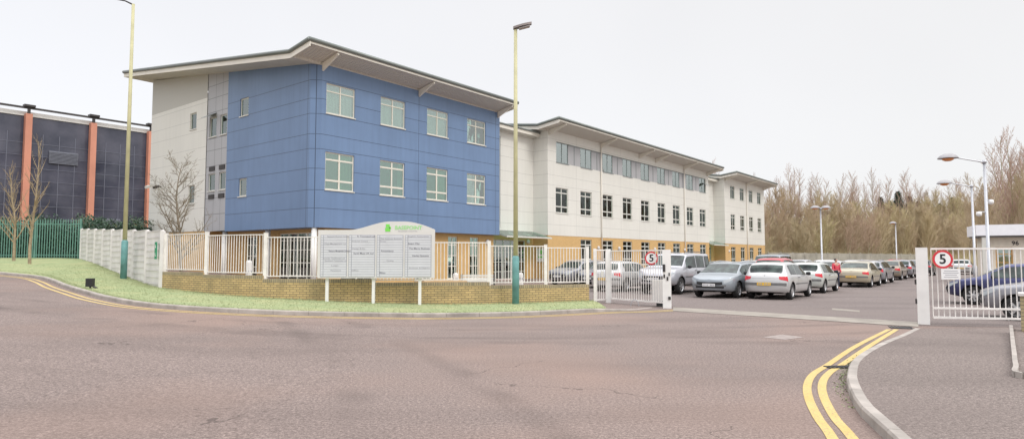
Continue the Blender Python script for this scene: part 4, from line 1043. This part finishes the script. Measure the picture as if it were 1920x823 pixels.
for row, (no, step) in enumerate(((20,2.3),(28,2.3))):
    a = -4.0
    while a < 122:
        u = a/100; hs = .80+.08*math.sin(a*.21)+.05*(a > 66)
        if 48 < a < 62: hs += .16
        place_tree(tr_r.choice(tall), 'slender_tree', LT[row], 'tree', ['slender trees above the wood','slender trees at the back of the wood'][row], no+tr_r.uniform(-2.5,2.5), a+tr_r.uniform(-1.5,1.5), hs*tr_r.uniform(.85,1.14)); a += step*tr_r.uniform(.7,1.3)
for a in (62,65,68,72,75,80,83,88,92):
    place_tree(tr_r.choice(con), 'conifer', 'dark green conifer showing among the slender tops of the wood', 'tree', 'dark conifers in the wood', 26, a, 1.0*tr_r.uniform(.86,1.12))
for k in range(12):
    d_ = tr_r.uniform(66, 84); x_ = (1862+9*k-960)/F_PX*d_
    al = .908*(x_-36.5)+.42*(d_-91); no = wood_n(x_, d_)
    place_tree(willow[k%5] if k%5 < 3 else tall[k%5], 'bushy_tree' if k%5 < 3 else 'slender_tree', 'leafless bushy tree standing close behind the low numbered building' if k%5 < 3 else 'tall slender leafless tree close behind the low numbered building', 'tree', 'trees behind the low building', no, al, (.95 if k%5 < 3 else .92)*tr_r.uniform(.85,1.1))
for k in range(3):
    d_ = 76+3*k; x_ = (1890+22*k-960)/F_PX*d_
    place_tree(tall[k], 'slender_tree', 'tall slender leafless tree close behind the low numbered building', 'tree', 'trees behind the low building', wood_n(x_, d_), .908*(x_-36.5)+.42*(d_-91), 1.0-.05*k)
for k in range(9):
    d_ = 84+tr_r.uniform(0,8); x_ = (1850+12*k-960)/F_PX*d_
    place_tree(tall[k%5], 'slender_tree', 'tall slender leafless tree close behind the low numbered building', 'tree', 'trees behind the low building', wood_n(x_, d_), .908*(x_-36.5)+.42*(d_-91), .72+.035*k)
b = MB()
for _ in range(26000):
    al = tr_r.uniform(-8,95); no = tr_r.uniform(1.5,20); x = 36.5+.908*al-.42*no; y = 91+.42*al+.908*no; z = terr(x,y); h = tr_r.uniform(.8,3.4)
    ex = tr_r.gauss(0,.5); ey = tr_r.gauss(0,.5); w = .03
    b.face([(x-w,y,z),(x+w,y,z),(x+ex,y+ey,z+h)])
tag(b.build('undergrowth', M['wt_olive']), 'tangled brown undergrowth along the foot of the wood', None, kind='stuff')
# far fence
A = Vector((36.9,91.6)); Bf = Vector((68,106)); nf = 14
pts = [A.lerp(Bf, i/nf) for i in range(nf+1)]
panel_fence(pts, [0]*(nf+1), [2.35-.012*i for i in range(nf+1)], 'long pale concrete panel fence between the car park and the wood', M['fconcrete'], postw=.2)

# ------------------------------------------------------------------ cars
def paint(name, c, metal=.35):
    m, nt, b = mat_base(name); p = coord(nt); f_ = noise(nt, p, 1.5, 2)
    nt.links.new(ramp(nt, f_, [(.3, tuple(x*.94 for x in c)), (.7, c)]), b.inputs['Base Color']); b.inputs['Metallic'].default_value = metal; b.inputs['Roughness'].default_value = .33
    b.inputs['Coat Weight'].default_value = .7; b.inputs['Coat Roughness'].default_value = .06; return m
PT = dict(silver=paint('silver_paint', (.56,.56,.56)), lilac=paint('pale_silver_paint', (.52,.52,.56)), bluegrey=paint('blue_grey_paint', (.31,.345,.38)), green_silver=paint('greenish_silver_paint', (.56,.59,.56)), gold=paint('champagne_paint', (.48,.43,.32)),
          brown=paint('bronze_paint', (.30,.25,.19)), black=paint('black_paint', (.03,.03,.035), .1), darkblue=paint('dark_blue_paint', (.035,.04,.13), .4), red=paint('red_paint', (.50,.03,.05), .1), white=paint('white_car_paint', (.78,.78,.78), 0), grey=paint('grey_paint', (.27,.27,.30)), teal=paint('teal_paint', (.10,.19,.19)))
SPECS = {
 'hatchback': dict(L=4.2, Wd=1.76, zr=[(-2.1,.96),(-2.03,.99),(-1.97,1.03),(-1.66,1.40),(-1.45,1.44),(-.5,1.47),(.35,1.41),(1.15,.98),(1.75,.87),(2.0,.80),(2.1,.74)], zw=[(-2.1,.90),(-1.4,.95),(1.1,.90),(1.8,.82),(2.1,.68)],
    wb=2.62, ax=-.02, wr=.315, rwin=(-1.95,-1.70), fwin=(.42,1.10), swin=((-1.42,-.62),(-.55,.78)), inset=.25),
 'small_hatchback': dict(L=3.8, Wd=1.66, zr=[(-1.9,.95),(-1.85,.98),(-1.80,1.02),(-1.55,1.35),(-1.35,1.40),(-.5,1.43),(.25,1.37),(.98,.98),(1.55,.87),(1.82,.80),(1.9,.73)], zw=[(-1.9,.90),(-1.3,.92),(.95,.88),(1.6,.82),(1.9,.67)],
    wb=2.45, ax=-.02, wr=.30, rwin=(-1.80,-1.58), fwin=(.32,.93), swin=((-1.30,-.62),(-.55,.65)), inset=.25),
 'saloon': dict(L=4.6, Wd=1.78, zr=[(-2.3,.90),(-2.24,.99),(-1.62,1.02),(-.95,1.36),(-.55,1.42),(0,1.43),(.5,1.37),(1.25,.98),(1.95,.86),(2.2,.79),(2.3,.72)], zw=[(-2.3,.84),(-1.5,.93),(1.2,.89),(2.0,.81),(2.3,.66)],
    wb=2.7, ax=.0, wr=.31, rwin=(-1.55,-1.00), fwin=(.58,1.20), swin=((-1.25,-.42),(-.35,.85)), inset=.25),
 'estate': dict(L=4.8, Wd=1.85, zr=[(-2.4,.95),(-2.34,1.0),(-2.25,1.05),(-1.95,1.38),(-1.6,1.44),(-.4,1.47),(.55,1.41),(1.40,.99),(2.0,.90),(2.28,.83),(2.4,.76)], zw=[(-2.4,.90),(-1.5,.98),(1.3,.92),(2.1,.84),(2.4,.70)],
    wb=2.8, ax=.05, wr=.325, rwin=(-2.24,-2.00), fwin=(.63,1.34), swin=((-1.95,-1.15),(-1.08,-.22),(-.15,1.0)), inset=.25),
 'four_by_four': dict(L=4.8, Wd=1.92, zr=[(-2.4,1.18),(-2.37,1.24),(-2.22,1.78),(-2.0,1.84),(-.4,1.86),(.62,1.80),(1.18,1.22),(1.95,1.12),(2.3,1.05),(2.4,.92)], zw=[(-2.4,1.12),(1.1,1.13),(2.1,1.03),(2.4,.86)],
    wb=2.88, ax=.0, wr=.37, rwin=(-2.34,-2.25), fwin=(.68,1.13), swin=((-2.08,-1.42),(-1.32,-.38),(-.3,.82)), inset=.13, zb=.36),
}
def smoothf(tab, w=.05):
    return lambda x: sum(lin(tab, x+k*w) for k in (-1.5,-1,-.5,0,.5,1,1.5))/7
def make_car(kind, sp):
    L_, Wd = sp['L'], sp['Wd']; hx = L_/2; zr, zw = smoothf(sp['zr'], .035), smoothf(sp['zw'], .08); zb0 = sp.get('zb', .22); zmax = max(z for _, z in sp['zr'])
    LR, LF, NE = .50, .75, 2.8
    def hw(x):
        if x < -hx+LR: q = (-hx+LR-x)/LR
        elif x > hx-LF: q = (x-(hx-LF))/LF
        else: q = 0
        return Wd/2*max(0, 1-min(1,q)**NE)**(1/NE)*(1-.02*abs(x/hx)**2)
    def P(x, v, sg=1):
        x = max(-hx, min(hx, x)); h_ = hw(x); zt = zr(x); w_ = min(zw(x), zt-.015); zb = zb0+.10*sstep(hx-.8, hx, x)+.08*sstep(-hx+.5, -hx, x)
        k = max(0, (zt-w_))/(zmax-.9 if zmax < 1.6 else zmax-1.1); k = min(1, k)
        wre = h_*(.955-sp['inset']*k**.6); a = (.95*h_, w_); c_ = (wre, zt-.055*min(1,k*2+.12))
        tab = [(0,zb),(.82*h_,zb),(.95*h_,zb+.06),(.985*h_,zb+.2),(1.0*h_,zb+.58*(w_-zb)),(.985*h_,w_-.09),(.955*h_,w_),
               (a[0]+(c_[0]-a[0])*.08+.004,a[1]+(c_[1]-a[1])*.08),(a[0]+(c_[0]-a[0])*.88+.012,a[1]+(c_[1]-a[1])*.88),c_,(.86*wre,zt-.018),(.45*wre,zt-.004),(0,zt)]
        v = max(0, min(12, v)); i = min(11, int(v)); f_ = v-i; y = tab[i][0]*(1-f_)+tab[i+1][0]*f_; z = tab[i][1]*(1-f_)+tab[i+1][1]*f_
        e = sstep(hx-.5, hx, x); xx = x-e*(.10*max(0,(z-.55)/.35)**2)*1.0-e*.06*max(0,(.4-z)/.2)
        e = sstep(-hx+.35, -hx, x); xx += e*(.07*max(0,(z-.6)/.3)**2)+e*.05*max(0,(.42-z)/.2)
        return Vector((xx, y*sg, z))
    def xe(a_):   # a_ in degrees: position round the front corner (positive) or rear corner (negative); 90 = nose centre
        s = math.sin(R(abs(a_)))**(2/NE); return hx-LF+LF*s if a_ > 0 else -hx+LR-LR*s
    xsl = [xe(-a_) for a_ in (90,86,82,76,70,62,54,45,36,27,18,8)]+[-hx+LR+(L_-LF-LR)*i/44 for i in range(45)]+[xe(a_) for a_ in (6,14,22,30,38,46,54,62,70,76,82,86,90)]
    vs = [0,1,2,3,3.5,4,4.5,5,5.5,6,7,8,9,9.5,10,10.5,11,11.5,12]
    b = MB(); ring = [(v,1) for v in vs]+[(v,-1) for v in vs[-2:0:-1]]; nr_ = len(ring)
    for x in xsl:
        for v, s in ring: b.v.append(tuple(P(x, v, s)))
    for i in range(len(xsl)-1):
        for j in range(nr_): b.f.append((i*nr_+j, i*nr_+(j+1)%nr_, (i+1)*nr_+(j+1)%nr_, (i+1)*nr_+j)); b.m.append(0)
    r = sp['wr']; ax = [sp['ax']-sp['wb']/2, sp['ax']+sp['wb']/2]
    body = b.build('body', [PT['silver'], M['black']], None, smooth=True, merge=True)
    cut = MB()
    for x in ax:
        for s in (-1, 1):
            cut2 = []; n_ = 28; k = len(cut.v)
            for yy in (s*(Wd/2-.28), s*(Wd/2+.2)):
                for j in range(n_): t = 2*math.pi*j/n_; cut.v.append((x+(r+.055)*math.cos(t), yy, r+.01+(r+.055)*math.sin(t)))
            for j in range(n_): cut.f.append((k+j, k+(j+1)%n_, k+n_+(j+1)%n_, k+n_+j)); cut.m.append(0)
            cut.f.append(tuple(k+j for j in range(n_))); cut.m.append(0); cut.f.append(tuple(k+n_+j for j in reversed(range(n_)))); cut.m.append(0)
    co = cut.build('cutter', M['black'], None, recalc=True)
    md = body.modifiers.new('arch', 'BOOLEAN'); md.operation = 'DIFFERENCE'; md.solver = 'EXACT'; md.object = co
    dg = bpy.context.evaluated_depsgraph_get(); nm = bpy.data.meshes.new_from_object(body.evaluated_get(dg)); body.modifiers.clear(); body.data = nm
    bpy.data.objects.remove(co)
    for p_ in nm.polygons:
        c = p_.center
        for x in ax:
            dd = math.hypot(c.x-x, c.z-r-.01)
            if dd < r+.05 and abs(c.y) < Wd/2-.015*0: 
                if abs(p_.normal.y) > .9 and abs(c.y) > Wd/2-.06: continue
                p_.material_index = 1; p_.use_smooth = False
        if c.z < zb0+.07 and abs(p_.normal.z) > .8: p_.material_index = 1
    root = link(kind, None); body.parent = root
    def patch(name, mat, xa, xb, va, vb, n1=8, n2=4, off=.006, both=False, par=None, sg=1, mir=False):
        """piece of the body surface lifted off it"""
        q = MB(); xf = xa if callable(xa) else (lambda v: xa); xg = xb if callable(xb) else (lambda v: xb)
        vv = [va+(vb-va)*j/n2 for j in range(n2+1)]
        lst = [(v, sg) for v in vv]
        if mir: lst = [(v, 1) for v in vv]+[(v, -1) for v in reversed(vv)][(1 if abs(vb-12) < 1e-6 else 0):]
        for i in range(n1+1):
            for v, s in lst:
                x = xf(v)+(xg(v)-xf(v))*i/n1; p_ = P(x, v, s); px_ = P(x+.01, v, s)-P(x-.01, v, s); pv = P(x, v+.05, s)-P(x, v-.05, s)
                nn_ = px_.cross(pv); nn_ = nn_.normalized() if nn_.length > 1e-9 else Vector((0,0,1))
                cen = Vector((p_.x*.6, 0, .6)); 
                if nn_.dot(p_-cen) < 0: nn_ = -nn_
                q.v.append(tuple(p_+nn_*off))
        m_ = len(lst)
        for i in range(n1):
            for j in range(m_-1): q.f.append((i*m_+j, i*m_+j+1, (i+1)*m_+j+1, (i+1)*m_+j)); q.m.append(0)
        return q.build(name, mat, par or root, smooth=True)
    def epatch(name, mat, a0, a1, va, vb, mir=False, n1=8, n2=4, off=.007, sg=1, par=None):
        """patch on a rounded end; a in degrees, negative = rear"""
        q = MB(); aa = [a0+(a1-a0)*i/n1 for i in range(n1+1)]; cols_ = [(a_, sg) for a_ in aa]
        if mir: cols_ = [(a_, 1) for a_ in aa]+[(a_, -1) for a_ in reversed(aa)]
        for a_, s in cols_:
            for j in range(n2+1):
                q0 = (a_-a0)/(a1-a0); va_ = va(q0) if callable(va) else va; v = va_+(vb-va_)*j/n2; p_ = P(xe(a_), v, s); o = Vector((p_.x-(hx-1.0)*(1 if a_ > 0 else -1), p_.y*.8, 0)).normalized(); q.v.append(tuple(p_+o*off))
        for i in range(len(cols_)-1):
            for j in range(n2): q.f.append((i*(n2+1)+j, i*(n2+1)+j+1, (i+1)*(n2+1)+j+1, (i+1)*(n2+1)+j)); q.m.append(0)
        return q.build(name, mat, par or root, smooth=True)
    patch('windscreen', M['carglass'], sp['fwin'][0], sp['fwin'][1], 9.25, 12, 8, 5, mir=True)
    patch('rear_window', M['carglass'], sp['rwin'][0], sp['rwin'][1], 9.4, 12, 6, 5, mir=True)
    for s in (1, -1):
        for xa, xb in sp['swin']: patch('side_window', M['carglass'], xa, xb, 7.0, 8.0, 8, 3, sg=s)
        patch('window_seal', M['black'], sp['swin'][0][0]-.03, sp['swin'][-1][1]+.05, 6.72, 7.0, 20, 1, .004, sg=s)
        for xa, xb in sp['swin'][-2:]: patch('door_seam', M['trim'], xb+.055, xb+.067, 2.6, 6.6, 1, 8, .003, sg=s)
        patch('rubbing_strip', M['trim'], ax[0]+.42, ax[1]-.42, 3.75, 3.95, 10, 1, .012, sg=s)
        h1 = MB(); xx = sp['swin'][-1][0]+.14; c = P(xx, 5.1, s); h1.box((c.x-.09,c.y-.02,c.z-.015), (c.x+.09,c.y+.025*s if s > 0 else c.y+.02,c.z+.015)) if s > 0 else h1.box((c.x-.09,c.y-.025,c.z-.015), (c.x+.09,c.y+.02,c.z+.015)); h1.build('door_handle', M['trim'], root)
        m1 = MB(); xm = sp['swin'][-1][1]-.05; c = P(xm, 6.6, s); m1.lathe([(0,-.09),(.05,-.08),(.075,-.02),(.07,.05),(0,.07)], (0,0,0), 12); o = m1.build('mirror', M['black'], root, smooth=True, loc=(c.x,c.y+s*.12,c.z+.06), rot=(R(90),0,0)); o.scale = (.7,1,1.25)
        t1 = epatch('tail_light', M['redlens'], -58, -20, lambda q: 4.9-.5*q, 5.95, sg=s); 
        epatch('headlight', M['clear'], 22, 58, lambda q: 5.1-.7*q, 5.85, sg=s)
        epatch('fog_lamp', M['trim'], 50, 64, 2.8, 3.6, sg=s)
    epatch('grille', M['black'], 62, 90, lambda q: 4.1-1.0*q**.5, 5.3, mir=True, off=.012); epatch('lower_grille', M['black'], 56, 90, 2.2, 2.85, mir=True)
    epatch('tailgate_seam', M['trim'], -90, -38, 5.2, 5.27, mir=True, off=.008)
    epatch('bumper_strip', M['trim'], -90, -30, 3.4, 4.05, mir=True, off=.012)
    for sx, mt, nm_ in ((1,'plate_w','number_plate'),(-1,'plate_y','number_plate')):
        q = MB(); pz = P(sx*hx, 3.55 if sx > 0 else 3.75); q.box((0,-.26,-.056), (.012,.26,.056)); o = q.build(nm_, M[mt], root, loc=(pz.x+(sx*.02 if sx > 0 else -.045), 0, pz.z))
        q = MB()
        for k, wd in enumerate((.045,.05,.04,.05,0,.05,.045,.05)):
            if wd: q.box((-.004 if sx < 0 else .0125,-.22+k*.057,-.03), (-.001 if sx < 0 else .015,-.22+k*.057+wd*.62,.03))
        q.build('plate_characters', M['txtf'], o)
    # wheels
    for x in ax:
        for s in (1, -1):
            q = MB(); w = .10; yo_ = s*(Wd/2-.13)
            q.lathe([(r*.62,-w),(r*.9,-w*1.02),(r*.985,-w*.8),(r,-w*.5),(r,w*.5),(r*.985,w*.8),(r*.9,w*1.02),(r*.62,w)], (0,0,0), 28, axis='y'); wh = q.build('wheel', M['tyre'], root, smooth=True, loc=(x, yo_, r))
            q = MB(); f_ = s*w*.78
            q.lathe([(r*.64,s*w),(r*.60,f_),(r*.57,f_*.6)], (0,0,0), 24, axis='y'); q.lathe([(r*.17,f_*1.05),(r*.12,f_*1.15),(0,f_*1.15)], (0,0,0), 12, axis='y')
            for k in range(7 if kind != 'four_by_four' else 5):
                t = 2*math.pi*k/(7 if kind != 'four_by_four' else 5); d_ = Vector((math.cos(t),0,math.sin(t))); q.beam(d_*r*.1+Vector((0,f_*.95,0)), d_*r*.62+Vector((0,f_*.9,0)), .055, .02, up=(0,1,0))
            q.build('rim', M['rim'], wh)
            q = MB(); q.lathe([(0,f_*.25),(r*.63,f_*.25)], (0,0,0), 20, axis='y'); q.build('brake_disc', M['trim'], wh)
    if kind == 'four_by_four':
        for s in (1, -1): q = MB(); q.tube([(-1.9,s*.66,1.88),(-.2,s*.68,1.92),(.45,s*.66,1.85)], [.02,.02,.02], 6); q.build('roof_rail', M['trim'], root)
    if kind == 'estate':
        for s in (1, -1): q = MB(); q.tube([(-1.7,s*.56,1.45),(-.4,s*.57,1.49),(.4,s*.55,1.43)], [.018]*3, 6); q.build('roof_rail', M['galv'], root)
    return root
used = set(); PROTO = {}
def place_car(kind, col, t, s, head, label, proto_only=False, xy=None):
    """head: heading angle in the world; (t,s) car centre in building axes or xy"""
    if kind not in PROTO: PROTO[kind] = make_car(kind, SPECS[kind])
    pr = PROTO[kind]
    root = pr if kind not in used else copy_tree(pr)
    used.add(kind)
    q = W(t, s) if xy is None else Vector((*xy, 0)); root.location = (q.x, q.y, .004); root.rotation_euler = (0,0,head)
    tag(root, label, 'car', 'cars parked behind the gates')
    for ch in root.children:
        if ch.name.startswith('body'):
            for i_ in (0,):
                ch.material_slots[i_].link = 'OBJECT'; ch.material_slots[i_].material = PT[col]
    return root
HD = BANG; HR = BANG+math.pi; HL = BANG+math.pi/2    # away along the building, towards us, and nose across the aisle
# column next to the aisle (centre s = -20.5), rears towards us
place_car('hatchback', 'silver', 7.23+1.33, -20.5, HD, 'silver hatchback seen from behind, nearest car in the row by the aisle')
place_car('small_hatchback', 'green_silver', 12.85+1.25, -20.5, HD, 'small pale silver hatchback just beyond the nearest silver hatchback')
place_car('saloon', 'gold', 20.67+1.35, -21.1, HD, 'champagne gold saloon seen from behind near the person in red')
place_car('small_hatchback', 'silver', 26.4, -20.8, HD, 'silver hatchback parked just beyond the champagne gold saloon')
place_car('saloon', 'brown', 34.7+1.35, -20.8, HD, 'bronze brown saloon farther along the aisle')
place_car('hatchback', 'grey', 41.5, -20.9, HD, 'dark grey hatchback beyond the bronze brown saloon')
place_car('small_hatchback', 'black', 50, -21.5, HD, 'black hatchback at the far end of the aisle row')
# front row
place_car('estate', 'bluegrey', 6.92+1.40, -18.5, HR, 'blue-grey estate car facing us between the off-road car and the silver hatchback')
place_car('four_by_four', 'lilac', 7.84+1.5, -15.55, HR, 'tall pale silver off-road car facing us beside the left gate post')
place_car('hatchback', 'silver', 9.6, -12.7, HD, 'silver car seen from behind through the left gate panel')
place_car('estate', 'grey', 14.3, -7.0, HR, 'grey estate car facing us behind the railing beside the entrance')
place_car('hatchback', 'grey', 12.2, -10.2, HR, 'grey car hidden behind the gate between two silver cars')
# second row and farther
rest = [('four_by_four','black',16.5,-12.3,HR,'dark off-road car seen over the silver car behind the left gate'),
        ('saloon','teal',17.5,-14.6,HR,'dark green saloon behind the pale silver off-road car'),
        ('saloon','black',12.9,-16.6,HD,'black saloon showing behind the roof of the blue-grey estate'),
        ('hatchback','red',17.6,-17.9,HD,'red car showing above the roof of the nearest silver hatchback'),
        ('four_by_four','bluegrey',27.5,-14.6,HR,'grey-blue off-road car by the far entrance canopy'),
        ('hatchback','silver',22.0,-15.0,HR,'silver hatchback in the third row left of the red car'),
        ('saloon','silver',29.0,-18.2,HR,'silver saloon behind the red car'),
        ('hatchback','white',33.5,-17.2,HD,'white hatchback in the middle of the far rows'),
        ('estate','grey',28.0,-20.6+2.6-.2-2.7,HD,'grey estate in the far rows left of the twin-headed lamp'),
        ('saloon','silver',37.5,-18.0,HR,'silver saloon in front of the twin-headed lamp'),
        ('saloon','white',44.0,-17.8,HD,'white saloon beyond the person in red'),
        ('hatchback','red',52.0,-19.0,HR,'dark red hatchback in the farthest row'),
        ('saloon','grey',47.5,-20.8,HR,'grey saloon near the far end of the aisle row'),
        ('hatchback','silver',57,-24.0,HD,'silver hatchback alone beside the far fence'),
        ('saloon','teal',62,-29,HR,'dark saloon by the far fence just left of the right gate post'),
        ('hatchback','white',58,-37,HL,'white hatchback seen between the bars right of the speed sign'),
        ('hatchback','lilac',35,-14.5,HR,'pale silver hatchback close to the far end of the building'),
        ('saloon','silver',42,-14.8,HR,'silver saloon close to the second canopy of the building')]
for k in rest:
    o_ = place_car(*k)
    if k[1] == 'red' and k[2] < 20: o_.scale.z = 1.11
# right side, noses across the aisle
def by_wheel(kind, px, py):     # centre from the contact point of the left front wheel when heading is HL
    sp = SPECS[kind]; w = G(px, py); hd_ = Vector((math.cos(HL), math.sin(HL))); lf = Vector((-hd_.y, hd_.x)); return w-hd_*(sp['ax']+sp['wb']/2)-lf*(sp['Wd']/2-.13)
place_car('hatchback', 'darkblue', 0, 0, HL, 'dark blue car seen through the right gate, the farther of two', xy=by_wheel('hatchback', 1826, 571))
place_car('hatchback', 'grey', 0, 0, HL, 'grey car seen through the right gate, the nearer of two', xy=by_wheel('hatchback', 1908, 601))

# ------------------------------------------------------------------ person in red
pe = thing('person', 'person in a red jacket standing between parked cars', 'person', ((1566-960)/F_PX*33.6, 33.6, 0), R(20))
def skinned(name, nodes, edges, mat, parent, sub=2, root_i=0):
    me = bpy.data.meshes.new(name); me.from_pydata([n_[:3] for n_ in nodes], edges, []); o = link(name, me, None)
    sk = o.modifiers.new('s', 'SKIN'); su = o.modifiers.new('u', 'SUBSURF'); su.levels = su.render_levels = sub
    for v, n_ in zip(me.skin_vertices[0].data, nodes): v.radius = (n_[3], n_[4] if len(n_) > 4 else n_[3])
    me.skin_vertices[0].data[root_i].use_root = True
    dg = bpy.context.evaluated_depsgraph_get(); nm = bpy.data.meshes.new_from_object(o.evaluated_get(dg)); bpy.data.objects.remove(o)
    nm.materials.clear(); nm.materials.append(mat)
    for p_ in nm.polygons: p_.use_smooth = True
    return link(name, nm, parent)
nd = [(0,0,.95,.13,.10),(0,0,1.15,.12,.09),(0,.0,1.34,.16,.10),(0,0,1.45,.06),(0,0,1.52,.05),(0,-.01,1.60,.085,.1),(0,-.01,1.68,.07,.08),
      (-.09,0,.9,.085),(-.11,.02,.5,.058),(-.12,0,.1,.042),(-.12,-.12,.04,.038),(.09,0,.9,.085),(.11,-.02,.5,.058),(.12,.02,.1,.042),(.12,-.1,.04,.038),
      (-.20,0,1.38,.055),(-.27,-.02,1.12,.042),(-.22,-.2,1.0,.032),(-.19,-.28,.98,.028),(.20,0,1.38,.055),(.26,.02,1.12,.042),(.25,-.1,.9,.032),(.25,-.14,.83,.028)]
ed = [(0,1),(1,2),(2,3),(3,4),(4,5),(5,6),(0,7),(7,8),(8,9),(9,10),(0,11),(11,12),(12,13),(13,14),(2,15),(15,16),(16,17),(17,18),(2,19),(19,20),(20,21),(21,22)]
skinned('body', nd, ed, M['skin'], pe)
jk = [(0,0,.88,.155,.125),(0,0,1.1,.145,.11),(0,0,1.34,.185,.12),(0,0,1.46,.075),(-.21,0,1.38,.07),(-.275,-.02,1.12,.057),(-.225,-.19,1.005,.045),(.21,0,1.38,.07),(.265,.02,1.12,.057),(.255,-.09,.92,.045)]
skinned('jacket', jk, [(0,1),(1,2),(2,3),(2,4),(4,5),(5,6),(2,7),(7,8),(8,9)], M['redcoat'], pe)
skinned('trousers', [(0,0,.93,.14,.11),(-.09,0,.86,.1),(-.11,.02,.5,.072),(-.12,0,.1,.06),(.09,0,.86,.1),(.11,-.02,.5,.072),(.12,.02,.1,.06)], [(0,1),(1,2),(2,3),(0,4),(4,5),(5,6)], M['jeans'], pe)
skinned('hair', [(0,.03,1.56,.08,.08),(0,.015,1.64,.097,.10),(0,0,1.70,.08,.085)], [(0,1),(1,2)], M['hair'], pe)

pe.scale = (.95,.95,.93)
# ------------------------------------------------------------------ light
wd = bpy.data.worlds.new('World'); SC.world = wd; wd.use_nodes = True; nt = wd.node_tree; nt.nodes.clear()
out = N(nt, 'ShaderNodeOutputWorld')
SUN_EL, SUN_AZ = R(42), math.atan2(-.62, .55)     # sun direction in plan (towards the sun), behind and right of the camera
sky = N(nt, 'ShaderNodeTexSky', sky_type='NISHITA'); sky.sun_disc = False; sky.sun_elevation = SUN_EL; sky.sun_rotation = math.pi/2-SUN_AZ
hs = N(nt, 'ShaderNodeHueSaturation'); hs.inputs['Saturation'].default_value = .25; nt.links.new(sky.outputs[0], hs.inputs['Color'])
b1 = N(nt, 'ShaderNodeBackground'); b1.inputs['Strength'].default_value = .05; nt.links.new(hs.outputs[0], b1.inputs['Color'])
tc = N(nt, 'ShaderNodeTexCoord'); sx = N(nt, 'ShaderNodeSeparateXYZ'); nt.links.new(tc.outputs['Generated'], sx.inputs[0])
cl = noise(nt, tc.outputs['Generated'], 1.6, 4, .5)
prof = ramp(nt, sx.outputs[2], [(0, (.0,.0,.0)), (.42, (.03,.03,.03)), (.75, (.6,.6,.6)), (1, (1,1,1))])
stg = mth(nt, 'ADD', .655, mth(nt, 'MULTIPLY', prof, 2.1))
stg = mth(nt, 'ADD', stg, mth(nt, 'MULTIPLY', mth(nt, 'SUBTRACT', cl, .5), .14))
warm = mixc(nt, mth(nt, 'MULTIPLY_ADD', sx.outputs[0], .6, .5), (.985,.985,1.02), (1.01,.995,.985))
b2 = N(nt, 'ShaderNodeBackground'); nt.links.new(warm, b2.inputs['Color']); nt.links.new(stg, b2.inputs['Strength'])
ad = N(nt, 'ShaderNodeAddShader'); nt.links.new(b1.outputs[0], ad.inputs[0]); nt.links.new(b2.outputs[0], ad.inputs[1]); nt.links.new(ad.outputs[0], out.inputs[0])
sd = bpy.data.lights.new('sun', 'SUN'); sd.energy = 1.0; sd.angle = R(14); sd.color = (1,.96,.9); so = bpy.data.objects.new('sun', sd); COL.objects.link(so)
dv = Vector((math.cos(SUN_EL)*math.cos(SUN_AZ), math.cos(SUN_EL)*math.sin(SUN_AZ), math.sin(SUN_EL))); so.rotation_euler = dv.to_track_quat('Z', 'Y').to_euler()
SC.view_settings.view_transform = 'Standard'; SC.view_settings.look = 'None'; SC.view_settings.exposure = 0; SC.view_settings.gamma = 1
SC.cycles.max_bounces = 6; SC.cycles.transparent_max_bounces = 8
